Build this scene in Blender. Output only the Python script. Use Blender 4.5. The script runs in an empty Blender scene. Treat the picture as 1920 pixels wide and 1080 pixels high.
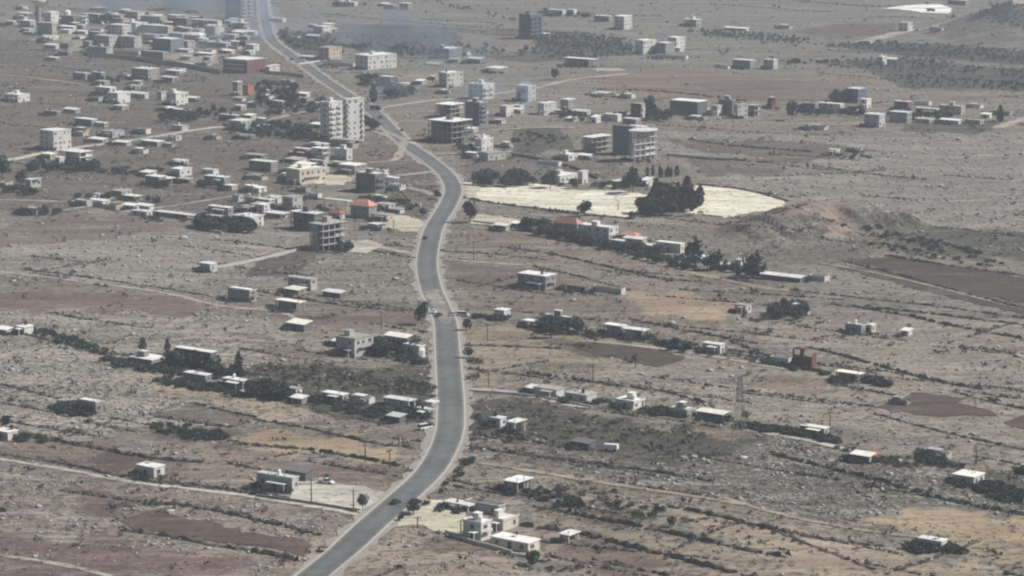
import bpy, bmesh, math, random
import numpy as np
from mathutils import Vector, Matrix
from mathutils.geometry import delaunay_2d_cdt

S = bpy.context.scene
COL = S.collection
R = math.radians

# ------------------------------------------------------------------ camera, sky, sun, exposure
CAM_H = 223.0
FPX = 5500.0                      # focal length in pixels of a 1920 wide frame
PITCH = math.atan(980.0 / FPX)
cam = bpy.data.cameras.new('camera')
cam.sensor_width = 36.0
cam.lens = FPX / 1920.0 * 36.0
cam.clip_start = 1.0
cam.clip_end = 40000.0
camo = bpy.data.objects.new('camera', cam)
COL.objects.link(camo)
camo.location = (0, 0, CAM_H)
camo.rotation_euler = (R(90) - PITCH, 0, 0)
S.camera = camo

SUN_EL, SUN_PHI = R(44), R(0)    # elevation; azimuth counted from +X towards +Y
W = bpy.data.worlds.new('World')
S.world = W
W.use_nodes = True
nt = W.node_tree
nt.nodes.clear()
sky = nt.nodes.new('ShaderNodeTexSky')
sky.sky_type = 'NISHITA'
sky.sun_disc = False
sky.sun_elevation = SUN_EL
sky.sun_rotation = R(90) - SUN_PHI
sky.dust_density = 1.5
bg = nt.nodes.new('ShaderNodeBackground')
bg.inputs['Strength'].default_value = 0.05
wo = nt.nodes.new('ShaderNodeOutputWorld')
nt.links.new(sky.outputs[0], bg.inputs[0])
nt.links.new(bg.outputs[0], wo.inputs[0])

sl = bpy.data.lights.new('sun', 'SUN')
sl.energy = 5.0
sl.angle = R(0.5)
sl.color = (1.0, 0.96, 0.91)
so = bpy.data.objects.new('sun', sl)
COL.objects.link(so)
sdir = Vector((math.cos(SUN_EL) * math.cos(SUN_PHI), math.cos(SUN_EL) * math.sin(SUN_PHI), math.sin(SUN_EL)))
so.rotation_euler = sdir.to_track_quat('Z', 'Y').to_euler()
so.location = (300, 900, 400)

S.view_settings.view_transform = 'Standard'
S.view_settings.look = 'None'
S.view_settings.exposure = 0.10
S.view_settings.gamma = 1.0
S.view_settings.use_curve_mapping = False
S.cycles.filter_width = 2.2
S.cycles.volume_bounces = 1
S.cycles.max_bounces = 6

rng = np.random.default_rng(11)
rnd = random.Random(5)

# ------------------------------------------------------------------ terrain height and placement
CP, SP = math.cos(PITCH), math.sin(PITCH)

def ray(px, py):
    x = (px - 960.0) / FPX
    y = -(py - 540.0) / FPX
    return np.array([x, CP + y * SP, -SP + y * CP])

def at0(px, py, z=0.0):
    d = ray(px, py)
    t = (z - CAM_H) / d[2]
    return d[0] * t, d[1] * t

# the spoil bank by the cream field and the hill in the far corner are part of the relief
_bank = [at0(1478, 434), at0(1505, 424), at0(1530, 414), at0(1575, 406), at0(1620, 416)]
_hill = at0(1892, 62)
_mound = at0(880, 1070)

def seg_dist(x, y, pts):
    best = None
    for (ax, ay), (bx, by) in zip(pts[:-1], pts[1:]):
        dx, dy = bx - ax, by - ay
        t = np.clip(((x - ax) * dx + (y - ay) * dy) / (dx * dx + dy * dy), 0, 1)
        d = np.hypot(x - ax - t * dx, y - ay - t * dy)
        best = d if best is None else np.minimum(best, d)
    return best

def height(x, y):
    x = np.asarray(x, float); y = np.asarray(y, float)
    z = 0.7 * np.sin(x * 0.021 + 1.3) * np.cos(y * 0.013 + 0.4) + 0.5 * np.sin(x * 0.037 - y * 0.019 + 2.0)
    z = z + 0.35 * np.sin(x * 0.06 + y * 0.035)
    d = seg_dist(x, y, _bank)
    g = np.clip(1 - d / 36.0, 0, 1)
    st = x * 0.94 + y * 0.33                     # gullies run down the face of the bank
    z = z + 10.5 * g ** 0.9 + 1.35 * (g * (1 - g)) * (3.0 * np.sin(st * 0.42 + 2 * np.sin(y * .05)) + 2.2 * np.sin(st * 0.93 + 1.0) + 1.2 * np.sin(st * 1.7))
    d = np.hypot(x - _hill[0], (y - _hill[1]) * 0.5)
    z = z + 26.0 * np.clip(1 - d / 75.0, 0, 1) ** 1.3
    d = np.hypot((x - _mound[0]) * 0.7, y - _mound[1])
    z = z + 2.6 * np.clip(1 - d / 34.0, 0, 1) ** 1.5
    return z

def P(px, py):
    """Ground point seen at pixel (px, py) of the 1920x1080 photograph."""
    z = 0.0
    for _ in range(5):
        x, y = at0(px, py, z)
        z = float(height(x, y))
    return Vector((x, y, z))

def scale_at(px, py):
    """pixels per metre across the view, and sine of the view's dip, at that ground point."""
    p = P(px, py)
    d = Vector((p.x, p.y, p.z - CAM_H))
    depth = d.y * CP - d.z * SP
    return FPX / depth, -d.z / d.length

# ------------------------------------------------------------------ materials
def lin(c):
    return tuple(((v / 255.0) / 12.92 if v / 255.0 <= 0.04045 else ((v / 255.0 + 0.055) / 1.055) ** 2.4) for v in c)

def mat(name, col, rough=0.9, var=0.25, scale=0.6, streak=False, metal=0.0, spec=0.3):
    m = bpy.data.materials.new(name)
    m.use_nodes = True
    t = m.node_tree
    b = t.nodes['Principled BSDF']
    b.inputs['Roughness'].default_value = rough
    b.inputs['Metallic'].default_value = metal
    b.inputs['Specular IOR Level'].default_value = spec
    tc = t.nodes.new('ShaderNodeTexCoord')
    mp = t.nodes.new('ShaderNodeMapping')
    mp.inputs['Scale'].default_value = (1, 1, 0.25) if streak else (1, 1, 1)
    n = t.nodes.new('ShaderNodeTexNoise')
    n.inputs['Scale'].default_value = scale
    n.inputs['Detail'].default_value = 6
    n.inputs['Roughness'].default_value = 0.65
    geo = t.nodes.new('ShaderNodeNewGeometry')
    oi = t.nodes.new('ShaderNodeObjectInfo')
    mr = t.nodes.new('ShaderNodeMapRange')
    mr.inputs['From Min'].default_value = 0.25
    mr.inputs['From Max'].default_value = 0.75
    mr.inputs['To Min'].default_value = 1 - var
    mr.inputs['To Max'].default_value = 1 + var * 0.6
    mr2 = t.nodes.new('ShaderNodeMapRange')
    mr2.inputs['To Min'].default_value = 1 - var * 0.4
    mr2.inputs['To Max'].default_value = 1 + var * 0.4
    mu = t.nodes.new('ShaderNodeMath'); mu.operation = 'MULTIPLY'
    mx = t.nodes.new('ShaderNodeMix'); mx.data_type = 'RGBA'; mx.blend_type = 'MULTIPLY'
    mx.inputs['Factor'].default_value = 1.0
    mx.inputs[6].default_value = (*col, 1)
    t.links.new(geo.outputs['Position'], mp.inputs[0])
    t.links.new(mp.outputs[0], n.inputs[0])
    t.links.new(n.outputs['Fac'], mr.inputs[0])
    t.links.new(oi.outputs['Random'], mr2.inputs[0])
    t.links.new(mr.outputs[0], mu.inputs[0]); t.links.new(mr2.outputs[0], mu.inputs[1])
    t.links.new(mu.outputs[0], mx.inputs[7])
    t.links.new(mx.outputs[2], b.inputs['Base Color'])
    return m

M = {
    'white': mat('white_plaster', (0.58, 0.575, 0.55), streak=True),
    'cream': mat('cream_plaster', (0.54, 0.51, 0.42), streak=True),
    'grey': mat('grey_block', (0.26, 0.255, 0.245), streak=True),
    'stone': mat('pale_stone', (0.40, 0.40, 0.39), streak=True),
    'tan': mat('tan_block', (0.42, 0.37, 0.29), streak=True),
    'dark': mat('dark_render', (0.13, 0.135, 0.14), streak=True),
    'blue': mat('blue_paint', (0.10, 0.12, 0.18), streak=True),
    'slate': mat('slate_blue_render', (0.16, 0.18, 0.215), streak=True),
    'maroon': mat('maroon_paint', (0.17, 0.075, 0.075), streak=True),
    'orange': mat('orange_paint', (0.40, 0.16, 0.12), streak=True),
    'red': mat('red_tile', (0.36, 0.15, 0.12), var=0.35, scale=1.5),
    'salmon': mat('salmon_sheet', (0.52, 0.26, 0.20), var=0.3, scale=1.0),
    'roofw': mat('white_roof', (0.78, 0.77, 0.74), var=0.38, scale=0.5),
    'roofc': mat('cream_roof', (0.80, 0.78, 0.68), var=0.2, scale=0.5),
    'roofg': mat('concrete_roof', (0.40, 0.39, 0.36), var=0.35, scale=0.5),
    'roofm': mat('greenish_sheet', (0.52, 0.58, 0.53), var=0.2, scale=0.5),
    'roofd': mat('dark_roof', (0.16, 0.15, 0.145), var=0.3, scale=0.5),
    'conc': mat('raw_concrete', (0.38, 0.37, 0.35), var=0.3, streak=True),
    'concd': mat('weathered_concrete', (0.24, 0.235, 0.23), var=0.3, streak=True),
    'glass': mat('dark_glass', (0.025, 0.03, 0.035), rough=0.25, spec=0.5),
    'door': mat('brown_door', (0.10, 0.07, 0.05)),
    'metal': mat('galvanised_steel', (0.25, 0.25, 0.25), rough=0.6),
    'wood': mat('pole_wood', (0.11, 0.09, 0.075)),
    'asphalt': mat('asphalt', (0.150, 0.158, 0.155), var=0.35, scale=0.25, rough=0.85),
    'gravel': mat('pale_gravel', lin((150, 144, 134)), var=0.3, scale=0.5),
    'dirt': mat('pale_dirt', lin((150, 138, 124)), var=0.3, scale=0.5),
    'carw': mat('white_car_paint', (0.75, 0.75, 0.74), rough=0.35, var=0.05),
    'card': mat('dark_car_paint', (0.03, 0.033, 0.038), rough=0.35, var=0.1),
    'cars': mat('silver_car_paint', (0.35, 0.37, 0.40), rough=0.35, var=0.1),
    'tyre': mat('rubber', (0.02, 0.02, 0.02)),
    'bark': mat('bark', (0.10, 0.08, 0.06)),
    'leaf': mat('dark_foliage', (0.048, 0.068, 0.053), var=0.55, scale=0.8),
    'leafg': mat('olive_foliage', (0.125, 0.165, 0.14), var=0.5, scale=0.8),
    'leafb': mat('dry_brush', (0.075, 0.074, 0.062), var=0.5, scale=0.8),
    'leafd': mat('cypress_foliage', (0.030, 0.043, 0.037), var=0.5, scale=0.8),
    'rubble': mat('rubble_stone', (0.115, 0.107, 0.095), var=0.5, scale=0.7),
    'rock': mat('limestone', (0.33, 0.32, 0.295), var=0.5, scale=0.4),
}

# ------------------------------------------------------------------ mesh helpers
class MB:
    def __init__(s):
        s.v = []; s.f = []; s.mi = []
    def box(s, x0, x1, y0, y1, z0, z1, mi=0):
        n = len(s.v)
        s.v += [(x0, y0, z0), (x1, y0, z0), (x1, y1, z0), (x0, y1, z0), (x0, y0, z1), (x1, y0, z1), (x1, y1, z1), (x0, y1, z1)]
        s.f += [(n, n + 3, n + 2, n + 1), (n + 4, n + 5, n + 6, n + 7), (n, n + 1, n + 5, n + 4), (n + 1, n + 2, n + 6, n + 5), (n + 2, n + 3, n + 7, n + 6), (n + 3, n, n + 4, n + 7)]
        s.mi += [mi] * 6
        return s
    def poly(s, pts, mi=0):
        n = len(s.v)
        s.v += [tuple(p) for p in pts]
        s.f.append(tuple(range(n, n + len(pts)))); s.mi.append(mi)
        return s
    def bar(s, a, b, r, k=4, r2=None, mi=0):
        a = Vector(a); b = Vector(b); d = (b - a).normalized()
        u = d.orthogonal().normalized(); w = d.cross(u)
        n = len(s.v); r2 = r if r2 is None else r2
        for q, rr in ((a, r), (b, r2)):
            for i in range(k):
                t = 2 * math.pi * i / k
                s.v.append(tuple(q + (u * math.cos(t) + w * math.sin(t)) * rr))
        for i in range(k):
            j = (i + 1) % k
            s.f.append((n + i, n + j, n + k + j, n + k + i)); s.mi.append(mi)
        s.f.append(tuple(n + i for i in reversed(range(k)))); s.mi.append(mi)
        s.f.append(tuple(n + k + i for i in range(k))); s.mi.append(mi)
        return s
    def lathe(s, prof, k=16, c=(0, 0), mi=0):
        n = len(s.v)
        for r, z in prof:
            for i in range(k):
                t = 2 * math.pi * i / k
                s.v.append((c[0] + r * math.cos(t), c[1] + r * math.sin(t), z))
        for a in range(len(prof) - 1):
            for i in range(k):
                j = (i + 1) % k
                s.f.append((n + a * k + i, n + a * k + j, n + (a + 1) * k + j, n + (a + 1) * k + i)); s.mi.append(mi)
        return s
    def mesh(s, name, mats):
        m = bpy.data.meshes.new(name)
        m.from_pydata(s.v, [], s.f)
        for x in (mats if isinstance(mats, (list, tuple)) else [mats]):
            m.materials.append(x)
        m.polygons.foreach_set('material_index', s.mi)
        m.update()
        return m

def link(name, mesh, parent=None, loc=(0, 0, 0), rot=0.0, scale=None):
    o = bpy.data.objects.new(name, mesh)
    COL.objects.link(o)
    if parent is not None:
        o.parent = parent
    o.location = loc
    o.rotation_euler = (0, 0, rot)
    if scale is not None:
        o.scale = scale
    return o

def tag(o, label, cat, group=None):
    o['label'] = label; o['category'] = cat
    if group:
        o['group'] = group
    return o

def structure(name, mesh, kind='structure'):
    o = link(name, mesh)
    o['kind'] = kind
    return o

def big_mesh(name, verts, faces, material):
    """fast mesh of same-sized faces from arrays"""
    m = bpy.data.meshes.new(name)
    k = faces.shape[1]
    m.vertices.add(len(verts)); m.vertices.foreach_set('co', np.ascontiguousarray(verts, np.float32).ravel())
    m.loops.add(faces.size); m.loops.foreach_set('vertex_index', np.ascontiguousarray(faces, np.int32).ravel())
    m.polygons.add(len(faces))
    m.polygons.foreach_set('loop_start', np.arange(0, faces.size, k, dtype=np.int32))
    m.polygons.foreach_set('loop_total', np.full(len(faces), k, np.int32))
    m.materials.append(material)
    m.update(calc_edges=True)
    return m

def in_poly(x, y, poly):
    r = np.zeros(x.shape, bool)
    n = len(poly)
    j = n - 1
    for i in range(n):
        xi, yi = poly[i]; xj, yj = poly[j]
        if yi != yj:
            c = ((yi > y) != (yj > y)) & (x < (xj - xi) * (y - yi) / (yj - yi) + xi)
            r ^= c
        j = i
    return r

def wpoly(pts):
    return [tuple(P(*p))[:2] for p in pts]

def smooth(pts, step):
    """Catmull-Rom through 2D points, sampled about every step metres"""
    pts = [np.array(p, float) for p in pts]
    pts = [2 * pts[0] - pts[1]] + pts + [2 * pts[-1] - pts[-2]]
    out = []
    for i in range(1, len(pts) - 2):
        p0, p1, p2, p3 = pts[i - 1:i + 3]
        n = max(2, int(np.linalg.norm(p2 - p1) / step))
        for k in range(n):
            t = k / n
            out.append(0.5 * ((2 * p1) + (-p0 + p2) * t + (2 * p0 - 5 * p1 + 4 * p2 - p3) * t * t + (-p0 + 3 * p1 - 3 * p2 + p3) * t ** 3))
    out.append(pts[-2])
    return out

def ribbon(name, left, right, dz, material, cols=4, step=5.0, jit=0.0):
    n = max(len(left), len(right))
    v = []
    for a, b in zip(left, right):
        w = np.linalg.norm(b - a)
        ja, jb = (rnd.uniform(-jit, jit), rnd.uniform(-jit, jit)) if jit else (0, 0)
        for c in range(cols + 1):
            t = c / cols
            p = a + (b - a) * (t + (ja / w if c == 0 else jb / w if c == cols else 0))
            v.append((p[0], p[1], float(height(p[0], p[1])) + dz))
    k = cols + 1
    f = [(i * k + c, i * k + c + 1, (i + 1) * k + c + 1, (i + 1) * k + c) for i in range(len(left) - 1) for c in range(cols)]
    m = bpy.data.meshes.new(name); m.from_pydata(v, [], f); m.materials.append(material); m.update()
    at_ = m.attributes.new('across', 'FLOAT', 'POINT'); at_.data.foreach_set('value', [(i % k) / cols for i in range(len(v))])
    return m

def offset_line(line, w):
    L, Rr = [], []
    for i, p in enumerate(line):
        a = line[max(0, i - 1)]; b = line[min(len(line) - 1, i + 1)]
        d = (b - a) / (np.linalg.norm(b - a) + 1e-9)
        nrm = np.array([-d[1], d[0]])
        L.append(p + nrm * w / 2); Rr.append(p - nrm * w / 2)
    return L, Rr

def patch(name, px, dz, material, rough=1.2, step=7.0):
    """a field or yard: the polygon's ragged outline filled with a triangulated sheet draped on the ground"""
    base = wpoly(px)
    out = []
    n = len(base)
    for i in range(n):
        a = np.array(base[i]); b = np.array(base[(i + 1) % n])
        k = max(1, int(np.linalg.norm(b - a) / 4.0))
        for q in range(k):
            p = a + (b - a) * q / k
            out.append((p[0] + rnd.uniform(-rough, rough), p[1] + rnd.uniform(-rough, rough) * 2))
    xs = [p[0] for p in out]; ys = [p[1] for p in out]
    gx, gy = np.meshgrid(np.arange(min(xs), max(xs), step), np.arange(min(ys), max(ys), step * 1.3))
    gx = gx.ravel(); gy = gy.ravel()
    ok = in_poly(gx, gy, out)
    pts = [Vector(p) for p in out] + [Vector((a, b)) for a, b in zip(gx[ok], gy[ok])]
    ne = len(out)
    vv, _, ff, *_ = delaunay_2d_cdt(pts, [(i, (i + 1) % ne) for i in range(ne)], [], 1, 1e-4)
    z = height([p.x for p in vv], [p.y for p in vv]) + dz
    m = bpy.data.meshes.new(name)
    m.from_pydata([(p.x, p.y, float(q)) for p, q in zip(vv, z)], [], ff)
    m.materials.append(material); m.update()
    for p in m.polygons:
        if p.normal.z < 0:
            p.flip()
    CLEAR.append(out)
    return structure(name, m)

CLEAR = []
# ------------------------------------------------------------------ ground: soil colours by field (albedo), rockiness and scrub density
PAINT = [  # polygon in photograph pixels, soil colour, rock 0-1, scrub 0-1
    ([(-60, -30), (1980, -30), (1980, 130), (1200, 150), (-60, 300)], (122, 120, 115), .35, .25),
    ([(-60, 60), (470, 120), (620, 200), (560, 330), (620, 420), (-60, 440)], (110, 106, 100), .35, .45),
    ([(-60, 400), (330, 395), (560, 410), (570, 470), (780, 480), (790, 560), (330, 545), (-60, 520)], (126, 122, 115), .8, .3),
    ([(-60, 440), (560, 440), (560, 480), (300, 540), (-60, 520)], (135, 131, 124), .95, .2),
    ([(-60, 440), (120, 400), (420, 420), (200, 445), (-60, 470)], (117, 108, 102), .4, .2),
    ([(-60, 560), (420, 580), (560, 620), (640, 690), (420, 720), (250, 680), (-60, 610)], (142, 138, 129), .9, .35),
    ([(-60, 590), (250, 690), (400, 740), (560, 790), (280, 800), (120, 835), (-60, 850)], (148, 144, 133), .85, .4),
    ([(-60, 550), (210, 548), (430, 578), (330, 595), (120, 578), (-60, 588)], (116, 103, 97), .2, .1),
    ([(500, 585), (790, 578), (795, 612), (560, 612)], (114, 103, 97), .3, .2),
    ([(560, 610), (780, 615), (690, 640), (560, 640)], (132, 124, 114), .4, .3),
    ([(430, 620), (640, 665), (820, 690), (815, 720), (520, 690)], (128, 121, 112), .6, .4),
    ([(395, 700), (520, 680), (660, 690), (820, 685), (828, 790), (700, 790), (540, 770), (470, 740)], (92, 89, 83), .5, .9),
    ([(230, 695), (420, 725), (600, 775), (560, 795), (410, 752), (330, 742)], (152, 140, 124), .4, .2),
    ([(-60, 845), (70, 815), (390, 868), (330, 905), (240, 895), (90, 862)], (119, 107, 99), .35, .2),
    ([(180, 840), (260, 850), (300, 905), (200, 885)], (97, 86, 81), .1, .1),
    ([(275, 800), (430, 805), (480, 850), (400, 838), (300, 828)], (106, 99, 93), .4, .5),
    ([(390, 838), (520, 850), (700, 892), (730, 920), (470, 905), (330, 905)], (133, 122, 111), .4, .15),
    ([(440, 850), (700, 880), (740, 905), (560, 890)], (118, 107, 101), .2, .1),
    ([(430, 816), (540, 803), (745, 838), (735, 872), (590, 855), (440, 832)], (158, 141, 115), .1, .08),
    ([(-60, 880), (260, 910), (560, 950), (720, 975), (620, 1000), (560, 1090), (-60, 1090)], (131, 122, 113), .75, .3),
    ([(-60, 1010), (60, 1000), (300, 1030), (470, 1045), (400, 1095), (-60, 1095)], (114, 101, 96), .35, .15),
    ([(150, 930), (330, 918), (320, 945), (160, 960)], (110, 98, 92), .2, .2),
    ([(560, 1020), (720, 960), (760, 940), (600, 1090), (540, 1090)], (141, 132, 118), .3, .2),
    ([(760, 900), (830, 840), (830, 870), (790, 905), (735, 940), (720, 930)], (157, 146, 126), .2, .2),
    ([(600, 1090), (760, 990), (880, 1010), (1000, 1060), (1120, 1095)], (150, 138, 124), .55, .25),
    ([(780, 1000), (860, 1000), (960, 1030), (900, 1048), (800, 1030)], (119, 105, 97), .3, .3),
    ([(840, 870), (960, 850), (1330, 940), (1400, 960), (1050, 960), (960, 900), (860, 930)], (135, 128, 116), .55, .45),
    ([(960, 930), (1150, 945), (1270, 975), (1100, 990), (980, 960)], (124, 116, 105), .4, .7),
    ([(1000, 980), (1100, 985), (1480, 1050), (1560, 1095), (1100, 1095), (1020, 1050)], (143, 133, 119), .3, .2),
    ([(1040, 1015), (1120, 1010), (1260, 1060), (1140, 1090), (1050, 1060)], (116, 104, 95), .2, .2),
    ([(1250, 960), (1400, 970), (1650, 1030), (1930, 1080), (1930, 1095), (1560, 1095)], (152, 140, 124), .25, .15),
    ([(870, 755), (960, 745), (1240, 800), (1440, 815), (1420, 850), (1250, 868), (1050, 842), (870, 812)], (84, 81, 77), .45, .9),
    ([(1300, 800), (1420, 800), (1390, 822), (1300, 820)], (127, 112, 95), .4, .3),
    ([(860, 820), (1050, 840), (1260, 870), (1230, 900), (1000, 880), (850, 850)], (117, 112, 105), .6, .5),
    ([(1040, 860), (1250, 868), (1480, 820), (1720, 870), (1960, 905), (1960, 960), (1720, 945), (1560, 985), (1320, 930), (1150, 905)], (115, 113, 107), 1.0, .55),
    ([(1820, 890), (1960, 890), (1960, 950), (1840, 940)], (88, 88, 84), .7, .8),
    ([(1600, 975), (1780, 952), (1960, 968), (1960, 1020), (1740, 1005)], (159, 143, 117), .15, .1),
    ([(1700, 1000), (1960, 1015), (1960, 1060), (1780, 1040)], (148, 136, 115), .2, .2),
    ([(870, 600), (1060, 625), (1310, 655), (1330, 690), (1000, 680), (880, 740), (865, 680)], (142, 132, 116), .35, .2),
    ([(1000, 640), (1160, 640), (1300, 672), (1250, 692), (1120, 668)], (102, 95, 88), .15, .1),
    ([(870, 510), (1000, 500), (1200, 545), (1380, 580), (1330, 640), (1180, 600), (1000, 590), (870, 560)], (126, 117, 106), .3, .3),
    ([(1160, 545), (1270, 545), (1390, 575), (1360, 606), (1210, 585)], (156, 137, 115), .25, .12),
    ([(850, 490), (960, 495), (1100, 530), (960, 560), (860, 540)], (114, 104, 97), .2, .2),
    ([(1180, 640), (1500, 700), (1960, 690), (1960, 850), (1700, 820), (1400, 790), (1100, 720)], (139, 134, 123), .6, .25),
    ([(1380, 600), (1960, 600), (1960, 720), (1700, 700), (1480, 670)], (140, 134, 124), .45, .22),
    ([(1440, 700), (1560, 715), (1540, 745), (1400, 730)], (132, 119, 108), .2, .1),
    ([(1200, 250), (1960, 250), (1960, 470), (1660, 430), (1500, 385), (1300, 330)], (132, 130, 123), .9, .25),
    ([(1630, 430), (1700, 420), (1960, 440), (1960, 490), (1700, 480)], (107, 106, 101), .5, .8),
    ([(1400, 425), (1460, 410), (1560, 398), (1640, 415), (1680, 450), (1600, 492), (1440, 500)], (116, 112, 105), .5, .5),
    ([(1250, 385), (1480, 385), (1620, 400), (1540, 410), (1420, 440), (1380, 440)], (131, 122, 113), .2, .1),
    ([(1525, 405), (1585, 400), (1625, 440), (1560, 446)], (140, 124, 112), .3, .1),
    ([(870, 400), (1100, 410), (1480, 400), (1420, 470), (1300, 500), (1000, 435)], (123, 118, 111), .4, .35),
    ([(860, 440), (1000, 440), (1280, 505), (1450, 540), (1400, 560), (1100, 500), (880, 500)], (132, 124, 113), .35, .3),
    ([(1450, 500), (1660, 490), (1960, 560), (1960, 600), (1700, 590), (1500, 560)], (127, 125, 118), .4, .3),
    ([(1100, 140), (1300, 130), (1620, 160), (1560, 195), (1380, 188), (1130, 165)], (123, 111, 103), .1, .08),
    ([(1700, 232), (1890, 226), (1840, 252), (1690, 248)], (92, 94, 90), .2, .6),
    ([(1220, 258), (1500, 265), (1660, 285), (1500, 305), (1330, 285)], (103, 99, 94), .3, .3),
    ([(960, 238), (1050, 240), (1080, 280), (960, 290)], (95, 93, 88), .3, .6),
    ([(870, 290), (1160, 300), (1160, 335), (880, 345)], (107, 104, 99), .3, .3),
    ([(1280, 295), (1500, 300), (1460, 330), (1320, 330)], (112, 109, 103), .3, .3),
    ([(1540, 85), (1640, 78), (1960, 95), (1960, 122), (1700, 106)], (89, 91, 89), .1, .6),
    ([(1580, 115), (1700, 108), (1960, 130), (1960, 172), (1700, 168)], (92, 94, 90), .1, .5),
    ([(1480, 60), (1560, 45), (1690, 45), (1660, 68), (1560, 72)], (104, 99, 95), .1, .2),
    ([(1810, 62), (1870, 28), (1900, 20), (1980, 60), (1980, 85)], (90, 93, 92), .2, .8),
    ([(620, 45), (830, 50), (1100, 60), (1180, 100), (1000, 118), (680, 100)], (96, 96, 95), .15, .5),
    ([(500, 60), (640, 60), (640, 110), (560, 110)], (95, 97, 93), .2, .7),
    ([(860, 60), (1000, 70), (1000, 100), (880, 105)], (122, 117, 111), .1, .2),
    ([(560, 250), (700, 255), (790, 300), (700, 310), (560, 290)], (112, 106, 101), .3, .3),
    ([(700, 140), (850, 140), (820, 160), (740, 160)], (141, 131, 118), .2, .2),
    ([(480, 105), (560, 100), (700, 190), (560, 190)], (120, 116, 110), .3, .4),
    ([(690, 300), (810, 310), (820, 380), (800, 410), (700, 395)], (109, 104, 97), .4, .5),
    ([(480, 480), (600, 470), (560, 520), (460, 520)], (90, 87, 83), .3, .4),
]
BASE = ((127, 122, 113), .45, .3)

def noise2(x, y, s, seed):
    """cheap smooth noise: a sum of rotated sines"""
    r = np.random.default_rng(seed)
    o = np.zeros_like(x)
    for _ in range(6):
        a = r.uniform(0, 6.28); k = 2 * np.pi / (s * r.uniform(.6, 1.6)); ph = r.uniform(0, 6.28)
        o += np.sin((x * np.cos(a) + y * np.sin(a)) * k + ph)
    return o / 3.5

def tone(c):
    g = sum(c) / 3
    k = 1.34 / (1 + (max(c) - min(c)) / 75)
    q = [128 + (g + (v - g) * k - 126) * 1.2 for v in c]
    return (q[0] + .5, q[1], q[2] + .5)

def paint(x, y):
    x = np.asarray(x, float); y = np.asarray(y, float)
    jx = x + 2.2 * noise2(x, y, 22, 1) + 1.0 * noise2(x, y, 7, 2)
    jy = y + 7.0 * noise2(x, y, 30, 3) + 2.5 * noise2(x, y, 9, 4)
    c = np.tile(np.array(lin(tone(BASE[0]))), (len(x), 1))
    rk = np.full(len(x), BASE[1]); sc = np.full(len(x), BASE[2])
    for poly, col, r_, s_ in PAINT:
        k = in_poly(jx, jy, wpoly(poly))
        c[k] = lin(tone(col)); rk[k] = r_; sc[k] = s_
    return c, rk, sc

def lines_axis():
    ys = [640.0]
    while ys[-1] < 3200:
        ys.append(ys[-1] * 1.0027)
    while ys[-1] < 22000:
        ys.append(ys[-1] * 1.12)
    pre = [-3000., -1500., -600., 0., 300., 500., 590.]
    xs = list(np.arange(-590, 590.1, 1.7))
    side = [640., 720., 850., 1100., 1600., 2600., 5000., 9000.]
    return np.array([-s for s in reversed(side)] + xs + side), np.array(pre + ys)

gx, gy = lines_axis()
XX, YY = np.meshgrid(gx, gy)
xf, yf = XX.ravel(), YY.ravel()
pc, prock, pscr = paint(xf, yf)
zf = height(xf, yf)
nx, ny = len(gx), len(gy)
ii = (np.arange(ny - 1)[:, None] * nx + np.arange(nx - 1)[None, :]).ravel()
gm = bpy.data.materials.new('open_ground'); gm.use_nodes = True
gmesh = big_mesh('ground', np.stack([xf, yf, zf], 1), np.stack([ii, ii + 1, ii + nx + 1, ii + nx], 1), gm)
for nm_, arr in (('soil', np.c_[pc, np.ones(len(pc))]), ('cover', np.c_[prock, pscr, np.zeros(len(pc)), np.ones(len(pc))])):
    at_ = gmesh.attributes.new(nm_, 'FLOAT_COLOR', 'POINT')
    at_.data.foreach_set('color', arr.astype(np.float32).ravel())
structure('ground', gmesh)

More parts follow.
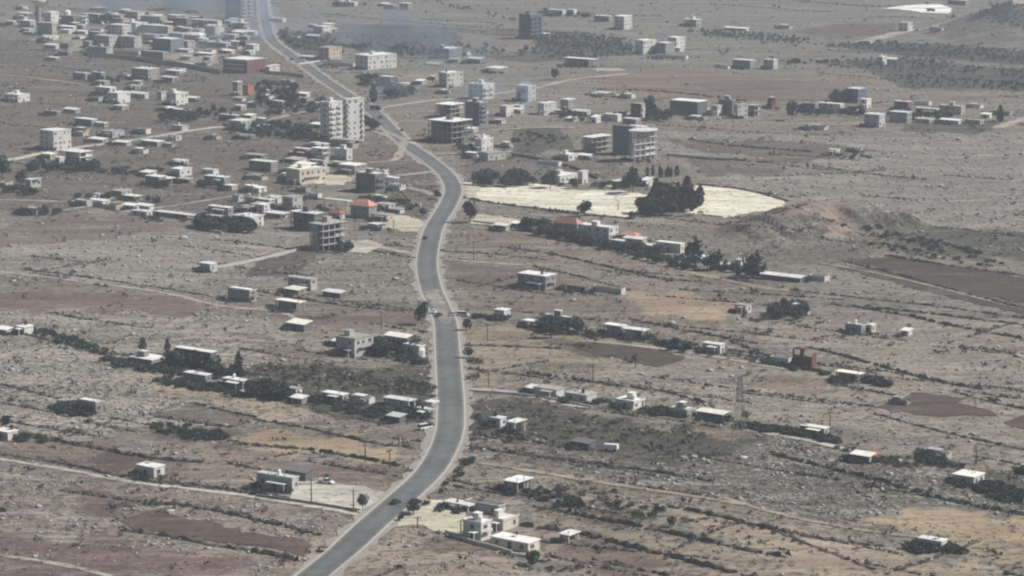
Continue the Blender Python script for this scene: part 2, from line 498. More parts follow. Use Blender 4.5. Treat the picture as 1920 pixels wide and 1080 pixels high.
def ground_nodes(m, soil=None, rock=0.2, scrub=0.2, furrow=0.0):
    """soil with patchy colour, dry grass streaks along the fields, pale stone fragments and dark scrub"""
    t = m.node_tree; N = t.nodes; Lk = t.links
    b = N['Principled BSDF']; b.inputs['Roughness'].default_value = 0.95; b.inputs['Specular IOR Level'].default_value = 0.1
    geo = N.new('ShaderNodeNewGeometry')
    def mapping(sc, rot):
        q = N.new('ShaderNodeMapping'); q.inputs['Rotation'].default_value = (0, 0, rot); q.inputs['Scale'].default_value = sc
        Lk.new(geo.outputs['Position'], q.inputs[0]); return q.outputs[0]
    def noise(vec, s, det=5, rough=0.6):
        q = N.new('ShaderNodeTexNoise'); q.inputs['Scale'].default_value = s; q.inputs['Detail'].default_value = det; q.inputs['Roughness'].default_value = rough
        Lk.new(vec, q.inputs[0]); return q.outputs['Fac']
    def mr(v, a, b_, c, d):
        q = N.new('ShaderNodeMapRange'); q.inputs[1].default_value = a; q.inputs[2].default_value = b_; q.inputs[3].default_value = c; q.inputs[4].default_value = d
        Lk.new(v, q.inputs[0]); return q.outputs[0]
    def math_(op, a, b_):
        q = N.new('ShaderNodeMath'); q.operation = op
        for i, v in enumerate((a, b_)):
            if isinstance(v, (int, float)): q.inputs[i].default_value = v
            else: Lk.new(v, q.inputs[i])
        return q.outputs[0]
    def mix(mode, f, a, b_):
        q = N.new('ShaderNodeMix'); q.data_type = 'RGBA'; q.blend_type = mode
        for i, v in ((0, f), (6, a), (7, b_)):
            if isinstance(v, (int, float)): q.inputs[i].default_value = v
            elif isinstance(v, tuple): q.inputs[i].default_value = (*v, 1)
            else: Lk.new(v, q.inputs[i])
        return q.outputs[2]
    if soil is None:
        a1 = N.new('ShaderNodeAttribute'); a1.attribute_name = 'soil'
        a2 = N.new('ShaderNodeAttribute'); a2.attribute_name = 'cover'
        sp = N.new('ShaderNodeSeparateColor'); Lk.new(a2.outputs['Color'], sp.inputs[0])
        base, rk, sc = a1.outputs['Color'], sp.outputs[0], sp.outputs[1]
    else:
        base, rk, sc = soil, rock, scrub
    flat = mapping((1, 1, 1), 0)
    along = mapping((0.22, 1.0, 1.0), R(35))      # stretched along the field strips
    big = mr(noise(along, 0.04, 6, 0.62), 0.3, 0.7, 0.68, 1.26)
    mid = mr(noise(along, 0.20, 7, 0.74), 0.30, 0.70, 0.56, 1.34)
    v = math_('MULTIPLY', big, mid)
    # bare rock pavement and damp hollows, some metres across
    blot = noise(along, 0.095, 8, 0.74)
    pav = math_('MULTIPLY', mr(blot, 0.53, 0.60, 0, 1), math_('ADD', math_('MULTIPLY', rk, 0.72), 0.10))
    hol = math_('MULTIPLY', mr(noise(along, 0.16, 7, 0.75), 0.52, 0.60, 0, 1), math_('ADD', math_('MULTIPLY', sc, 0.7), 0.16))
    if furrow:
        wv = N.new('ShaderNodeTexWave'); wv.inputs['Scale'].default_value = 0.22; wv.inputs['Distortion'].default_value = 2.0; wv.inputs['Detail'].default_value = 2
        wv.bands_direction = 'Y'; Lk.new(mapping((1, 1, 1), R(35)), wv.inputs[0])
        v = math_('MULTIPLY', v, mr(wv.outputs['Fac'], 0, 1, 1 - furrow, 1 + furrow * .5))
    col = mix('MULTIPLY', 1.0, base, v)
    # red soil and straw tints
    col = mix('MIX', mr(noise(along, 0.03, 4), 0.52, 0.75, 0, 0.42), col, lin((117, 103, 96)))
    col = mix('MIX', mr(noise(flat, 0.05, 5, 0.7), 0.55, 0.8, 0, 0.36), col, lin((152, 141, 124)))
    col = mix('MIX', pav, col, lin((170, 163, 153)))
    col = mix('MIX', hol, col, lin((84, 80, 73)))
    # pale stones
    vo = N.new('ShaderNodeTexVoronoi'); vo.inputs['Scale'].default_value = 0.55; vo.inputs['Randomness'].default_value = 1
    Lk.new(flat, vo.inputs[0])
    stone = mr(vo.outputs['Distance'], 0.30, 0.50, 1, 0)
    clump = mr(noise(flat, 0.13, 5, 0.7), 0.42, 0.58, 0, 1)
    sf = math_('MULTIPLY', math_('MULTIPLY', stone, clump), math_('MULTIPLY', rk, 0.65))
    stc = mix('MIX', noise(flat, 0.9, 3), lin((118, 114, 104)), lin((206, 202, 190)))
    col = mix('MIX', sf, col, stc)
    # dark low scrub between them
    sn = noise(flat, 0.36, 6, 0.72)
    cl = noise(along, 0.06, 5, 0.6)
    thr = math_('ADD', math_('MULTIPLY', sc, 0.17), math_('MULTIPLY', cl, 0.25))
    scf = mr(math_('ADD', sn, thr), 0.68, 0.76, 0, 0.85)
    col = mix('MIX', scf, col, lin((76, 74, 66)))
    # far-reaching fine grain
    col = mix('MULTIPLY', 1.0, col, mr(noise(flat, 1.7, 4, 0.75), 0.28, 0.72, 0.70, 1.26))
    Lk.new(col, b.inputs['Base Color'])
    bp = N.new('ShaderNodeBump'); bp.inputs['Strength'].default_value = 0.7; bp.inputs['Distance'].default_value = 0.5
    hh = math_('ADD', math_('MULTIPLY', noise(flat, 0.6, 7, 0.7), 1.0), math_('MULTIPLY', sf, 0.6))
    Lk.new(hh, bp.inputs['Height']); Lk.new(bp.outputs[0], b.inputs['Normal'])

ground_nodes(gm)

def soil_mat(name, rgb, rock=0.1, scrub=0.1, furrow=0.0):
    m = bpy.data.materials.new(name); m.use_nodes = True
    ground_nodes(m, lin(rgb), rock, scrub, furrow)
    return m

def worn_asphalt(m):
    t = m.node_tree; N = t.nodes
    b = N['Principled BSDF']; src = b.inputs['Base Color'].links[0].from_socket
    a = N.new('ShaderNodeAttribute'); a.attribute_name = 'across'
    cr = N.new('ShaderNodeValToRGB'); e = cr.color_ramp.elements
    e[0].position = 0.0; e[0].color = (1.5, 1.42, 1.28, 1)
    e[1].position = 1.0; e[1].color = (1.5, 1.42, 1.28, 1)
    for p, v in ((.07, 1.08), (.2, .94), (.33, 1.08), (.5, 1.14), (.67, 1.06), (.8, .94), (.93, 1.08)):
        q = e.new(p); q.color = (v, v, v, 1)
    geo = N.new('ShaderNodeNewGeometry'); n = N.new('ShaderNodeTexNoise'); n.inputs['Scale'].default_value = .035; n.inputs['Detail'].default_value = 4
    t.links.new(geo.outputs['Position'], n.inputs[0])
    mr = N.new('ShaderNodeMapRange'); mr.inputs[1].default_value = .35; mr.inputs[2].default_value = .65; mr.inputs[3].default_value = .84; mr.inputs[4].default_value = 1.14
    t.links.new(n.outputs['Fac'], mr.inputs[0])
    t.links.new(a.outputs['Fac'], cr.inputs[0])
    for k_ in (cr.outputs[0], mr.outputs[0]):
        mx = N.new('ShaderNodeMix'); mx.data_type = 'RGBA'; mx.blend_type = 'MULTIPLY'; mx.inputs['Factor'].default_value = 1
        t.links.new(src, mx.inputs[6]); t.links.new(k_, mx.inputs[7]); src = mx.outputs[2]
    t.links.new(src, b.inputs['Base Color'])
worn_asphalt(M['asphalt'])

# crisp fields and yards
F_CREAM = soil_mat('straw_stubble', (230, 225, 203), 0.04, 0.04, 0.10)
F_YARD = soil_mat('pale_yard', (186, 183, 170), 0.1, 0.0)
F_YARD2 = soil_mat('cream_yard', (200, 194, 172), 0.1, 0.0)
F_BROWN = soil_mat('ploughed_soil', (96, 80, 74), 0.12, 0.15, 0.4)
F_DARK = soil_mat('dark_fallow', (80, 71, 65), 0.25, 0.45, 0.45)
F_GREY = soil_mat('grey_fallow', (113, 106, 98), 0.3, 0.35, 0.3)
F_CHALK = soil_mat('chalk_spoil', (250, 248, 240), 0.0, 0.0)
patch('field', [(880, 358), (905, 352), (950, 350), (1000, 343), (1080, 356), (1160, 357), (1225, 368), (1216, 390), (1200, 402), (1172, 408), (1100, 400), (1040, 393), (960, 384), (890, 375)], .14, F_CREAM)
patch('field', [(1301, 348), (1390, 356), (1445, 370), (1476, 380), (1462, 392), (1360, 408), (1300, 401), (1262, 394), (1280, 384), (1308, 372)], .14, F_CREAM)
patch('field', [(1130, 340), (1165, 334), (1180, 352), (1140, 352)], .14, F_CREAM)
patch('yard', [(866, 342), (893, 340), (900, 355), (890, 374), (868, 376)], .16, F_YARD2)
patch('yard', [(884, 402), (930, 404), (985, 416), (990, 430), (940, 426), (884, 418)], .14, F_YARD2)
patch('yard', [(722, 405), (760, 405), (798, 415), (792, 436), (755, 434), (700, 424)], .14, F_YARD2)
patch('yard', [(556, 888), (600, 902), (660, 912), (722, 922), (735, 930), (700, 952), (690, 962), (600, 948), (540, 936), (540, 910)], .14, F_YARD)
patch('yard', [(797, 934), (832, 940), (880, 960), (876, 985), (858, 1005), (822, 998), (790, 984), (735, 990), (745, 975), (783, 955)], .14, F_YARD2)
patch('field', [(215, 976), (262, 964), (310, 960), (350, 972), (480, 1000), (590, 1018), (575, 1040), (480, 1028), (340, 1008), (240, 992)], .14, F_BROWN)
patch('field', [(292, 778), (351, 758), (478, 784), (440, 800)], .14, F_GREY)
patch('field', [(1632, 764), (1690, 752), (1712, 738), (1816, 745), (1800, 758), (1876, 778), (1760, 782), (1690, 774)], .14, F_BROWN)
patch('field', [(1882, 790), (1930, 778), (1930, 806), (1905, 802)], .14, F_BROWN)
patch('field', [(1600, 490), (1660, 480), (1800, 500), (1935, 525), (1935, 572), (1760, 535)], .14, F_DARK)
patch('field', [(1555, 500), (1640, 503), (1780, 537), (1940, 580), (1940, 594), (1760, 553), (1640, 520)], .14, F_DARK)
patch('field', [(1062, 646), (1180, 640), (1292, 672), (1240, 690), (1110, 664)], .14, F_DARK)
patch('field', [(1300, 155), (1460, 150), (1600, 162), (1570, 188), (1400, 186)], .18, soil_mat('red_fallow', (120, 107, 101), .25, .2, .2))
patch('field', [(640, 48), (760, 50), (830, 66), (760, 82), (660, 70)], .18, F_DARK)
patch('yard', [(1650, 16), (1700, 10), (1760, 8), (1785, 16), (1780, 26), (1730, 24), (1690, 18)], .3, F_CHALK)
patch('yard', [(110, 62), (150, 58), (165, 80), (150, 95), (130, 98)], .2, soil_mat('concrete_yard', (150, 147, 135), .1, .05))
patch('yard', [(305, 108), (340, 100), (405, 104), (412, 120), (340, 118)], .2, soil_mat('tan_yard', (160, 152, 134), .1, .05))
patch('yard', [(600, 330), (640, 325), (665, 335), (640, 348), (590, 345)], .16, F_YARD2)
patch('yard', [(655, 455), (690, 450), (720, 460), (690, 475), (650, 472)], .16, F_YARD)
patch('yard', [(1110, 128), (1160, 128), (1180, 133), (1120, 134)], .2, F_YARD)

# ------------------------------------------------------------------ roads and tracks
road_px = [(500, 1150), (545, 1115), (594, 1075), (643, 1035), (700, 982), (754, 935), (806, 885), (833, 840), (842.5, 810), (845, 790), (844.5, 740), (841, 690),
           (838, 640), (835, 605), (820, 568), (808, 540), (800, 495), (808, 447), (818, 420), (841, 382), (850, 357), (843, 337), (829, 320),
           (797, 295), (759, 268), (729, 239), (702, 212), (680, 195), (643, 173), (609, 150), (575, 125), (543, 102), (518, 84), (503, 62), (496, 30), (493, 0), (491, -20)]
cl = smooth(wpoly(road_px), 5.0)
Lr, Rr_ = offset_line(cl, 8.6)
structure('road', ribbon('road', Lr, Rr_, .26, M['asphalt'], 6))
Ls, Rs = offset_line(cl, 14.5)
structure('road_shoulder', ribbon('road_shoulder', Ls, Rs, .20, M['gravel'], 6, jit=1.8))
M['kerb'] = mat('kerb_concrete', lin((178, 175, 166)), var=0.2)
for side, (Lk_, Rk_) in (('a', offset_line(cl, 10.2)), ('b', offset_line(cl, 9.0))):
    pass
La, _r = offset_line(cl, 10.4); Lb, _r2 = offset_line(cl, 9.2)
structure('kerb', ribbon('kerb', La, Lb, .30, M['kerb'], 1))
structure('kerb', ribbon('kerb', _r2, _r, .30, M['kerb'], 1))
ROADC = np.array(cl)

def track(px, w, material, dz=.15):
    l = smooth(wpoly(px), 5.0)
    a, b = offset_line(l, w)
    structure("dirt_track", ribbon("dirt_track", a, b, dz + len(TRK) * .004, material, 2, jit=w * .16))
    TRK.append((np.array(l), w))
TRK = []
TR = soil_mat('track_dirt', (172, 164, 150), .2, .05)
TRP = soil_mat('track_pale', (188, 184, 172), .2, .02)
TRT = soil_mat('track_tan', (158, 146, 126), .2, .1)
for px, w, m_ in [
    ([(-20, 858), (120, 880), (250, 904), (400, 922), (560, 945), (700, 971)], 3.0, TRP),
    ([(-20, 1038), (120, 1060), (220, 1085)], 2.6, TR),
    ([(-20, 308), (80, 287), (175, 273), (260, 261), (425, 237)], 6.0, TRP),
    ([(425, 237), (490, 228), (560, 212), (640, 196)], 4.5, TR),
    ([(-20, 508), (150, 528), (300, 548), (420, 575), (520, 584), (560, 600)], 3.4, TR),
    ([(700, 206), (800, 190), (960, 172), (1060, 152), (1180, 138)], 7.0, TR),
    ([(870, 730), (960, 735), (1060, 759), (1110, 764)], 3.0, TRP),
    ([(650, 452), (720, 465), (790, 480)], 4.0, TR),
    ([(825, 487), (900, 492), (980, 498)], 2.6, TR),
    ([(880, 425), (1000, 440), (1150, 470), (1300, 512), (1440, 541), (1560, 552)], 4.5, TRT),
    ([(1100, 640), (1190, 648), (1330, 668), (1480, 694)], 3.0, TR),
    ([(1360, 934), (1460, 964), (1600, 992), (1760, 1012)], 2.4, TRT),
    ([(900, 868), (1110, 903), (1260, 925), (1400, 947)], 3.0, TRT),
    ([(1615, 80), (1700, 58), (1760, 46), (1850, 30), (1895, 12), (1925, -10)], 14, TR),
    ([(1895, 14), (1910, 30), (1940, 48)], 10, TR),
    ([(1870, 240), (1900, 230), (1940, 218)], 8, TR),
    ([(1395, 806), (1500, 823), (1600, 846)], 3.5, TRP),
    ([(230, 398), (310, 388), (400, 374), (450, 366)], 4, TR),
    ([(815, 289), (890, 287), (960, 284)], 5, TR),
    ([(660, 332), (740, 330), (815, 322)], 5, TR),
    ([(690, 345), (760, 352), (815, 366)], 6, TR),
    ([(1540, 494), (1640, 512), (1780, 545), (1945, 586)], 2.6, TRT),
    ([(120, 395), (160, 388), (230, 378)], 4, TR),
    ([(-20, 138), (60, 146), (160, 160)], 4, TR),
    ([(400, 505), (480, 489), (560, 466), (620, 458)], 3.5, TR),
    ([(480, 480), (560, 462), (640, 455)], 3, TRT),
    ([(0, 375), (120, 378), (215, 372)], 4, TR),
    ([(560, 180), (620, 200), (660, 230), (740, 262)], 4, TR),
    ([(760, 262), (740, 300), (690, 305)], 5, TR),
    ([(920, 245), (1000, 240), (1080, 240)], 5, TR),
    ([(1240, 292), (1340, 300), (1500, 318)], 3, TRT),
    ([(650, 245), (700, 240), (790, 275)], 4, TR)]:
    track(px, w, m_)

patch('road_dust', [(798, 548), (822, 544), (836, 575), (848, 606), (832, 607), (816, 584)], .34, soil_mat('road_dust', (150, 146, 136), .05, .02))

patch('road_dust', [(798, 548), (822, 544), (836, 575), (848, 606), (832, 607), (816, 584)], .34, soil_mat('road_dust', (150, 146, 136), .05, .02))
# ------------------------------------------------------------------ buildings
_unit = {}
def window_mesh():
    if 'w' not in _unit:
        m = MB()                                  # unit window lying in the XZ plane, facing -Y
        m.box(-.5, .5, -.03, .0, -.5, .5, 1)
        for x0, x1, z0, z1 in ((-.56, -.46, -.5, .5), (.46, .56, -.5, .5), (-.56, .56, .46, .56), (-.6, .6, -.6, -.5), (-.03, .03, -.46, .46)):
            m.box(x0, x1, -.08, .0, z0, z1, 0)
        _unit['w'] = m.mesh('window', [M['conc'], M['glass']])
        d = MB(); d.box(-.5, .5, -.05, 0, 0, 1, 1)
        for x0, x1, z0, z1 in ((-.58, -.5, 0, 1.05), (.5, .58, 0, 1.05), (-.5, .5, 1.0, 1.05)):
            d.box(x0, x1, -.09, 0, z0, z1, 0)
        _unit['d'] = d.mesh('door', [M['conc'], M['door']])
        _unit['boxd'] = MB().box(0, 1, 0, 1, 0, 1).mesh('slab', M['concd'])
        _unit['boxw'] = MB().box(0, 1, 0, 1, 0, 1).mesh('slab', M['white'])
        _unit['box'] = MB().box(0, 1, 0, 1, 0, 1).mesh('slab', M['conc'])
    return _unit['w']
window_mesh()
FOOT = []
NB = 0
HOUSE_LABELS = {}

def faces_windows(root, a, b, h, nf, rw, lw, door, r):
    """windows on the sunny end (y=0) and the shaded long face (x=0)"""
    fh = h / nf
    for fl in range(nf):
        zc = fl * fh + fh * .55
        nr = max(1, min(7, int(b / 3.4))) if rw else 0
        for i in range(nr):
            if r.random() < .22: continue
            x = b * (i + .5 + r.uniform(-.14, .14)) / nr
            if door == 'r' and fl == 0 and i == nr // 2:
                link('door', _unit['d'], root, (x, -.004, .02), 0, (1.1, 1, 2.1))
            else:
                link('window', _unit['w'], root, (x, -.004, zc), 0, (r.choice((.8, 1.15, 1.15, 1.7)), 1, min(r.choice((1.0, 1.35, 1.35)), fh * .45)))
        nl = max(1, min(8, int(a / 4.0))) if lw else 0
        for i in range(nl):
            if r.random() < .2: continue
            y = a * (i + .5) / nl
            if door == 'l' and fl == 0 and i == nl // 2:
                link('door', _unit['d'], root, (-.004, y, .02), -math.pi / 2, (1.2, 1, 2.1))
            else:
                link('window', _unit['w'], root, (-.004, y, zc), -math.pi / 2, (1.2, 1, min(1.35, fh * .45)))

def building(x, y, wl, wr, hp, style, wall, roof, label, th=36.0, name=None, cat=None, floors=None, wall2=None, group=None):
    global NB
    NB += 1
    r = random.Random(NB * 7 + 3)
    p = P(x, y)
    s, sd = scale_at(x, y)
    cd = math.sqrt(1 - sd * sd)
    t = R(th)
    a = max(3.2, wl / (s * math.cos(t)))
    b = max(3.4, wr / (s * math.sin(t)))
    h = (hp - (a * math.sin(t) + b * math.cos(t)) * s * sd) / (s * cd)
    if style in ('villa',): h -= 1.3
    if style == 'para': h -= .5
    h = max(2.5, h)
    nf = floors or max(1, int(round(h / 3.2)))
    root = bpy.data.objects.new(name or {'frame': 'unfinished_building', 'tower': 'apartment_block', 'edge': 'apartment_block', 'shed': 'shed', 'canopy': 'canopy', 'hip': 'house', 'ruin': 'ruined_house', 'yardwall': 'walled_yard'}.get(style, 'house'), None)
    COL.objects.link(root)
    root.location = p + Vector((0, 0, -.05)); root.rotation_euler = (0, 0, math.pi / 2 - t)
    tag(root, label, cat or {'frame': 'unfinished building', 'tower': 'apartment block', 'edge': 'apartment block', 'shed': 'shed', 'canopy': 'canopy', 'ruin': 'ruin', 'yardwall': 'yard'}.get(style, 'house'), group)
    c = root.matrix_basis @ Vector((b / 2, a / 2, 0))
    FOOT.append((c.x, c.y, .5 * math.hypot(a, b)))
    HOUSE_LABELS[(x, y)] = root
    wm = M[wall]; rm = M[roof]
    part = lambda nm, mb, mt: link(nm, mb.mesh(nm, mt), root)
    ov = .25
    if style in ('flat', 'villa', 'tower', 'para', 'edge'):
        m = MB().box(0, b, 0, a, -.8, h)
        ob = part('wall', m, wm)
        if wall2:
            mm = MB().box(0, b + .02, -.03, -.002, -.5, h - .02); part('end_wall', mm, M[wall2])
        m = MB().box(-ov, b + ov, -ov, a + ov, h + .004, h + .26)
        part('roof', m, rm)
        zt = h + .26
        if style in ('para', 'villa', 'tower') or r.random() < .2:
            q = .18; m = MB()
            ph = r.uniform(.22, .42)
            m.box(-ov, b + ov, -ov, -ov + q, zt + .003, zt + ph).box(-ov, b + ov, a + ov - q, a + ov, zt + .003, zt + ph)
            m.box(-ov, -ov + q, -ov + q + .002, a + ov - q - .002, zt + .003, zt + ph).box(b + ov - q, b + ov, -ov + q + .002, a + ov - q - .002, zt + .003, zt + ph)
            part('parapet', m, wm)
        if a * b > 90 and r.random() < .2 or style in ('villa', 'tower'):
            u0 = r.uniform(.15, .5) * b; v0 = r.uniform(.3, .6) * a
            m = MB().box(u0, min(b - .3, u0 + min(2.6, b * .4)), v0, min(a - .3, v0 + min(3.2, a * .3)), zt + .003, zt + 2.1)
            sh = part('stair_head', m, wm)
            m = MB().box(u0 - .15, min(b - .3, u0 + min(2.6, b * .4)) + .15, v0 - .15, min(a - .3, v0 + min(3.2, a * .3)) + .15, zt + 2.104, zt + 2.25)
            link('stair_roof', m.mesh('stair_roof', rm), sh)
        elif r.random() < .5 and s > 2.4:
            m = MB()
            for _ in range(3):
                u, v = r.uniform(.5, b - .5), r.uniform(.5, a - .5)
                m.bar((u, v, zt), (u + .1, v, zt + r.uniform(.6, 1.1)), .12)
            part('rebar_stub', m, M['concd'])['kind'] = 'stuff'
        if s > 2.4:
            if r.random() < .35:
                u, v = r.uniform(.2, .8) * b, r.uniform(.15, .85) * a
                m = MB().lathe([(.02, zt + .5), (.55, zt + .5), (.6, zt + 1.4), (.3, zt + 1.65), (.02, zt + 1.7)], 8, (u, v))
                m.box(u - .4, u + .4, v - .4, v + .4, zt + .004, zt + .5)
                part('water_tank', m, M['roofw'] if r.random() < .5 else M['card'])
            if r.random() < .5:
                u, v = r.uniform(.2, .8) * b, r.uniform(.15, .85) * a
                m = MB().poly([(u, v, zt + .6), (u + 1.6, v, zt + .6), (u + 1.6, v + .9, zt + 1.3), (u, v + .9, zt + 1.3)])
                m.bar((u, v + .9, zt), (u, v + .9, zt + 1.3), .05).bar((u + 1.6, v + .9, zt), (u + 1.6, v + .9, zt + 1.3), .05)
                part('solar_panel', m, M['glass'])
        if style in ('tower', 'edge'):
            fh = h / nf
            for fl in range(1, nf):
                z = fl * fh
                nb = max(1, int(b / 5.5))
                for i in range(nb):
                    x0 = b * (i + .12) / nb; x1 = b * (i + .88) / nb
                    if style == 'edge':
                        if 0 < i < nb - 1: continue
                        x0, x1 = (.02 * b, .14 * b) if i == 0 else (.86 * b, .98 * b)
                    m = MB().box(x0, x1, -1.25, -.004, z - .12, z + .06).box(x0, x1, -1.25, -1.13, z + .063, z + .95)
                    m.box(x0, x0 + .1, -1.128, -.004, z + .063, z + .95).box(x1 - .1, x1, -1.128, -.004, z + .063, z + .95)
                    part('balcony', m, wm)
                m = MB().box(-1.2, -.004, .15 * a, .45 * a, z - .12, z + .06).box(-1.2, -1.1, .15 * a, .45 * a, z + .063, z + .95)
                part('balcony', m, wm)
            faces_windows(root, a, b, h, nf, True, True, 'l', r)
        else:
            faces_windows(root, a, b, h, nf, True, r.random() < .75, r.choice('lr'), r)
            if r.random() < .4 and s > 2.6:      # porch slab with posts on the shaded side
                w0, w1 = a * .1, a * r.uniform(.4, .7)
                zz = min(2.8, h * .85)
                m = MB().box(-2.6, -.004, w0, w1, zz, zz + .2); part('porch_roof', m, rm)
                for v in (w0 + .2, w1 - .2):
                    part('post', MB().box(-2.5, -2.25, v - .12, v + .12, -.5, zz - .003), wm)
    elif style == 'hip':
        part('wall', MB().box(0, b, 0, a, -.8, h * .68), wm)
        o_ = .6; z0 = h * .68 + .004; z1 = h; m = MB()
        rx = b / 2; ry0, ry1 = min(a * .35, b * .5), max(a * .65, a - b * .5)
        A, B, C, D = (-o_, -o_, z0), (b + o_, -o_, z0), (b + o_, a + o_, z0), (-o_, a + o_, z0)
        E, F = (rx, ry0, z1), (rx, ry1, z1)
        m.poly([A, B, E]).poly([B, C, F, E]).poly([C, D, F]).poly([D, A, E, F]).poly([D, C, B, A])
        part('roof', m, rm)
        faces_windows(root, a, b, h * .68, max(1, int(h * .68 / 3.1)), True, True, 'l', r)
    elif style == 'frame':
        fh = h / nf
        nx_, ny_ = max(1, int(round(b / 4.2))), max(1, int(round(a / 4.2)))
        for fl in range(nf):
            z = fl * fh
            for i in range(nx_ + 1):
                for j in range(ny_ + 1):
                    if 0 < i < nx_ and 0 < j < ny_: continue
                    u, v = .2 + (b - .4) * i / nx_, .2 + (a - .4) * j / ny_
                    link('column', _unit['boxw' if wall == 'white' else 'boxd' if wall == 'dark' else 'box'], root, (u - .2, v - .2, z + (.003 if fl else -.6)), 0, (.4, .4, fh - .26 + (0 if fl else .6)))
            m = MB().box(-.5, b + .5, -.5, a + .5, z + fh - .25, z + fh - .003)
            part('floor_slab' if fl < nf - 1 else 'roof', m, rm if fl == nf - 1 else (wm if wall == 'white' else M['concd'] if wall == 'dark' else M['conc']))
            # infill walls set back between the columns
            m = MB(); z1 = z + fh - .254
            zb = z + .004 if fl else -.6
            m.box(b * .3, b - .45, a - .6, a - .42, zb, z1)
            m.box(b - .6, b - .42, a * .3, a - .62, zb, z1)
            if r.random() < .75: m.box(.42, .6, a * .45, a * .9, zb, z1)
            if r.random() < .5: m.box(b * .55, b * .95, .42, .6, zb, zb + (z1 - zb) * r.choice((.4, 1)))
            if r.random() < .55: m.box(.42, .6, a * .05, a * .35, zb, zb + (z1 - zb) * r.choice((.35, 1)))
            if fl == 0 and r.random() < .5: m.box(.44, .62, a * .36, a * .44, zb, z1)
            for q in range(len(m.v) // 8):
                mq = MB(); mq.v = m.v[q * 8:q * 8 + 8]; mq.f = [tuple(i - q * 8 for i in f_) for f_ in m.f[q * 6:q * 6 + 6]]; mq.mi = [0] * 6
                part('infill_wall', mq, wm)
        if r.random() < .7 and a * b > 90 and nf > 1:
            m = MB().box(b * .4, b * .4 + 3, a * .4, a * .4 + 3.5, h + .003, h + 2.6); part('stair_head', m, wm)
        m = MB()
        for i in range(nx_ + 1):
            u = .2 + (b - .4) * i / nx_
            m.bar((u, .2, h), (u + .05, .2, h + r.uniform(.7, 1.3)), .13).bar((u, a - .2, h), (u, a - .15, h + r.uniform(.7, 1.3)), .13)
        part('rebar_stub', m, M['concd'])['kind'] = 'stuff'
    elif style == 'shed':
        m = MB(); k = h * .82
        n = 0
        m.v = [(0, 0, -.6), (b, 0, -.6), (b, a, -.6), (0, a, -.6), (0, 0, k), (b, 0, h), (b, a, h), (0, a, k)]
        m.f = [(0, 3, 2, 1), (0, 1, 5, 4), (1, 2, 6, 5), (2, 3, 7, 6), (3, 0, 4, 7), (4, 5, 6, 7)]; m.mi = [0] * 6
        part('wall', m, wm)
        sl_ = (h - k) / b; m = MB(); o2 = .5
        for zo in (.01, .1):
            pass
        pts = [(-o2, -o2), (b + o2, -o2), (b + o2, a + o2), (-o2, a + o2)]
        m.v = [(u, v, k + sl_ * u + .02) for u, v in pts] + [(u, v, k + sl_ * u + .12) for u, v in pts]
        m.f = [(0, 3, 2, 1), (4, 5, 6, 7), (0, 1, 5, 4), (1, 2, 6, 5), (2, 3, 7, 6), (3, 0, 4, 7)]; m.mi = [0] * 6
        part('roof', m, rm)
        if r.random() < .7: link('door', _unit['d'], root, (-.004, a * r.uniform(.3, .7), .02), -math.pi / 2, (1.4, 1, min(2.1, k * .8)))
        if b > 4: link('window', _unit['w'], root, (b * .5, -.004, k * .6), 0, (.9, 1, .8))
        if a > 6: link('window', _unit['w'], root, (-.004, a * .8, k * .6), -math.pi / 2, (.9, 1, .8))
    elif style == 'canopy':
        part('roof', MB().box(-.3, b + .3, -.3, a + .3, h - .45, h), rm)
        for u, v in ((.3, .3), (b - .3, .3), (.3, a - .3), (b - .3, a - .3), (.3, a * .5)):
            part('post', MB().box(u - .15, u + .15, v - .15, v + .15, -.4, h - .454), wm)
    elif style == 'ruin':
        m = MB(); q = .3
        def seg(x0, x1, y0, y1):
            m.box(x0, x1, y0, y1, -.6, h * r.uniform(.35, 1.0))
        for i in range(4):
            seg(b * i / 4 + .002, b * (i + 1) / 4 - .002, 0, q); seg(b * i / 4 + .002, b * (i + 1) / 4 - .002, a - q, a)
        for i in range(5):
            y0, y1 = q + .004 + (a - 2 * q) * i / 5, q + (a - 2 * q) * (i + 1) / 5 - .004
            seg(0, q, y0, y1); seg(b - q, b, y0, y1)
        seg(b * .4, b * .4 + q, q + .1, a - q - .1)
        part('wall', m, wm)
        part('roof', MB().box(.1 * b, b * .95, a * .35, a * .9, h * .98, h * 1.06), rm)
        part('floor_slab', MB().box(q + .01, b - q - .01, q + .01, a - q - .01, -.2, .18), M['concd'])
    elif style == 'yardwall':
        m = MB(); q = .25
        m.box(0, b, 0, q, -.6, h).box(0, b, a - q, a, -.6, h * .95).box(0, q, q + .003, a - q - .003, -.6, h).box(b - q, b, q + .003, a - q - .003, -.6, h)
        part('wall', m, wm)
        part('floor_slab', MB().box(q + .01, b - q - .01, q + .01, a - q - .01, -.3, .16), rm)
    if s > 3.4 and style in ('flat', 'villa') and h > 4.5 and r.random() < .6:   # first floor balcony on the sunny end
        z = h / nf
        m = MB().box(b * .2, b * .8, -1.3, -.004, z - .1, z + .08).box(b * .2, b * .8, -1.3, -1.18, z + .083, z + .9)
        part('balcony', m, wm)
    return root, a, b, h, s

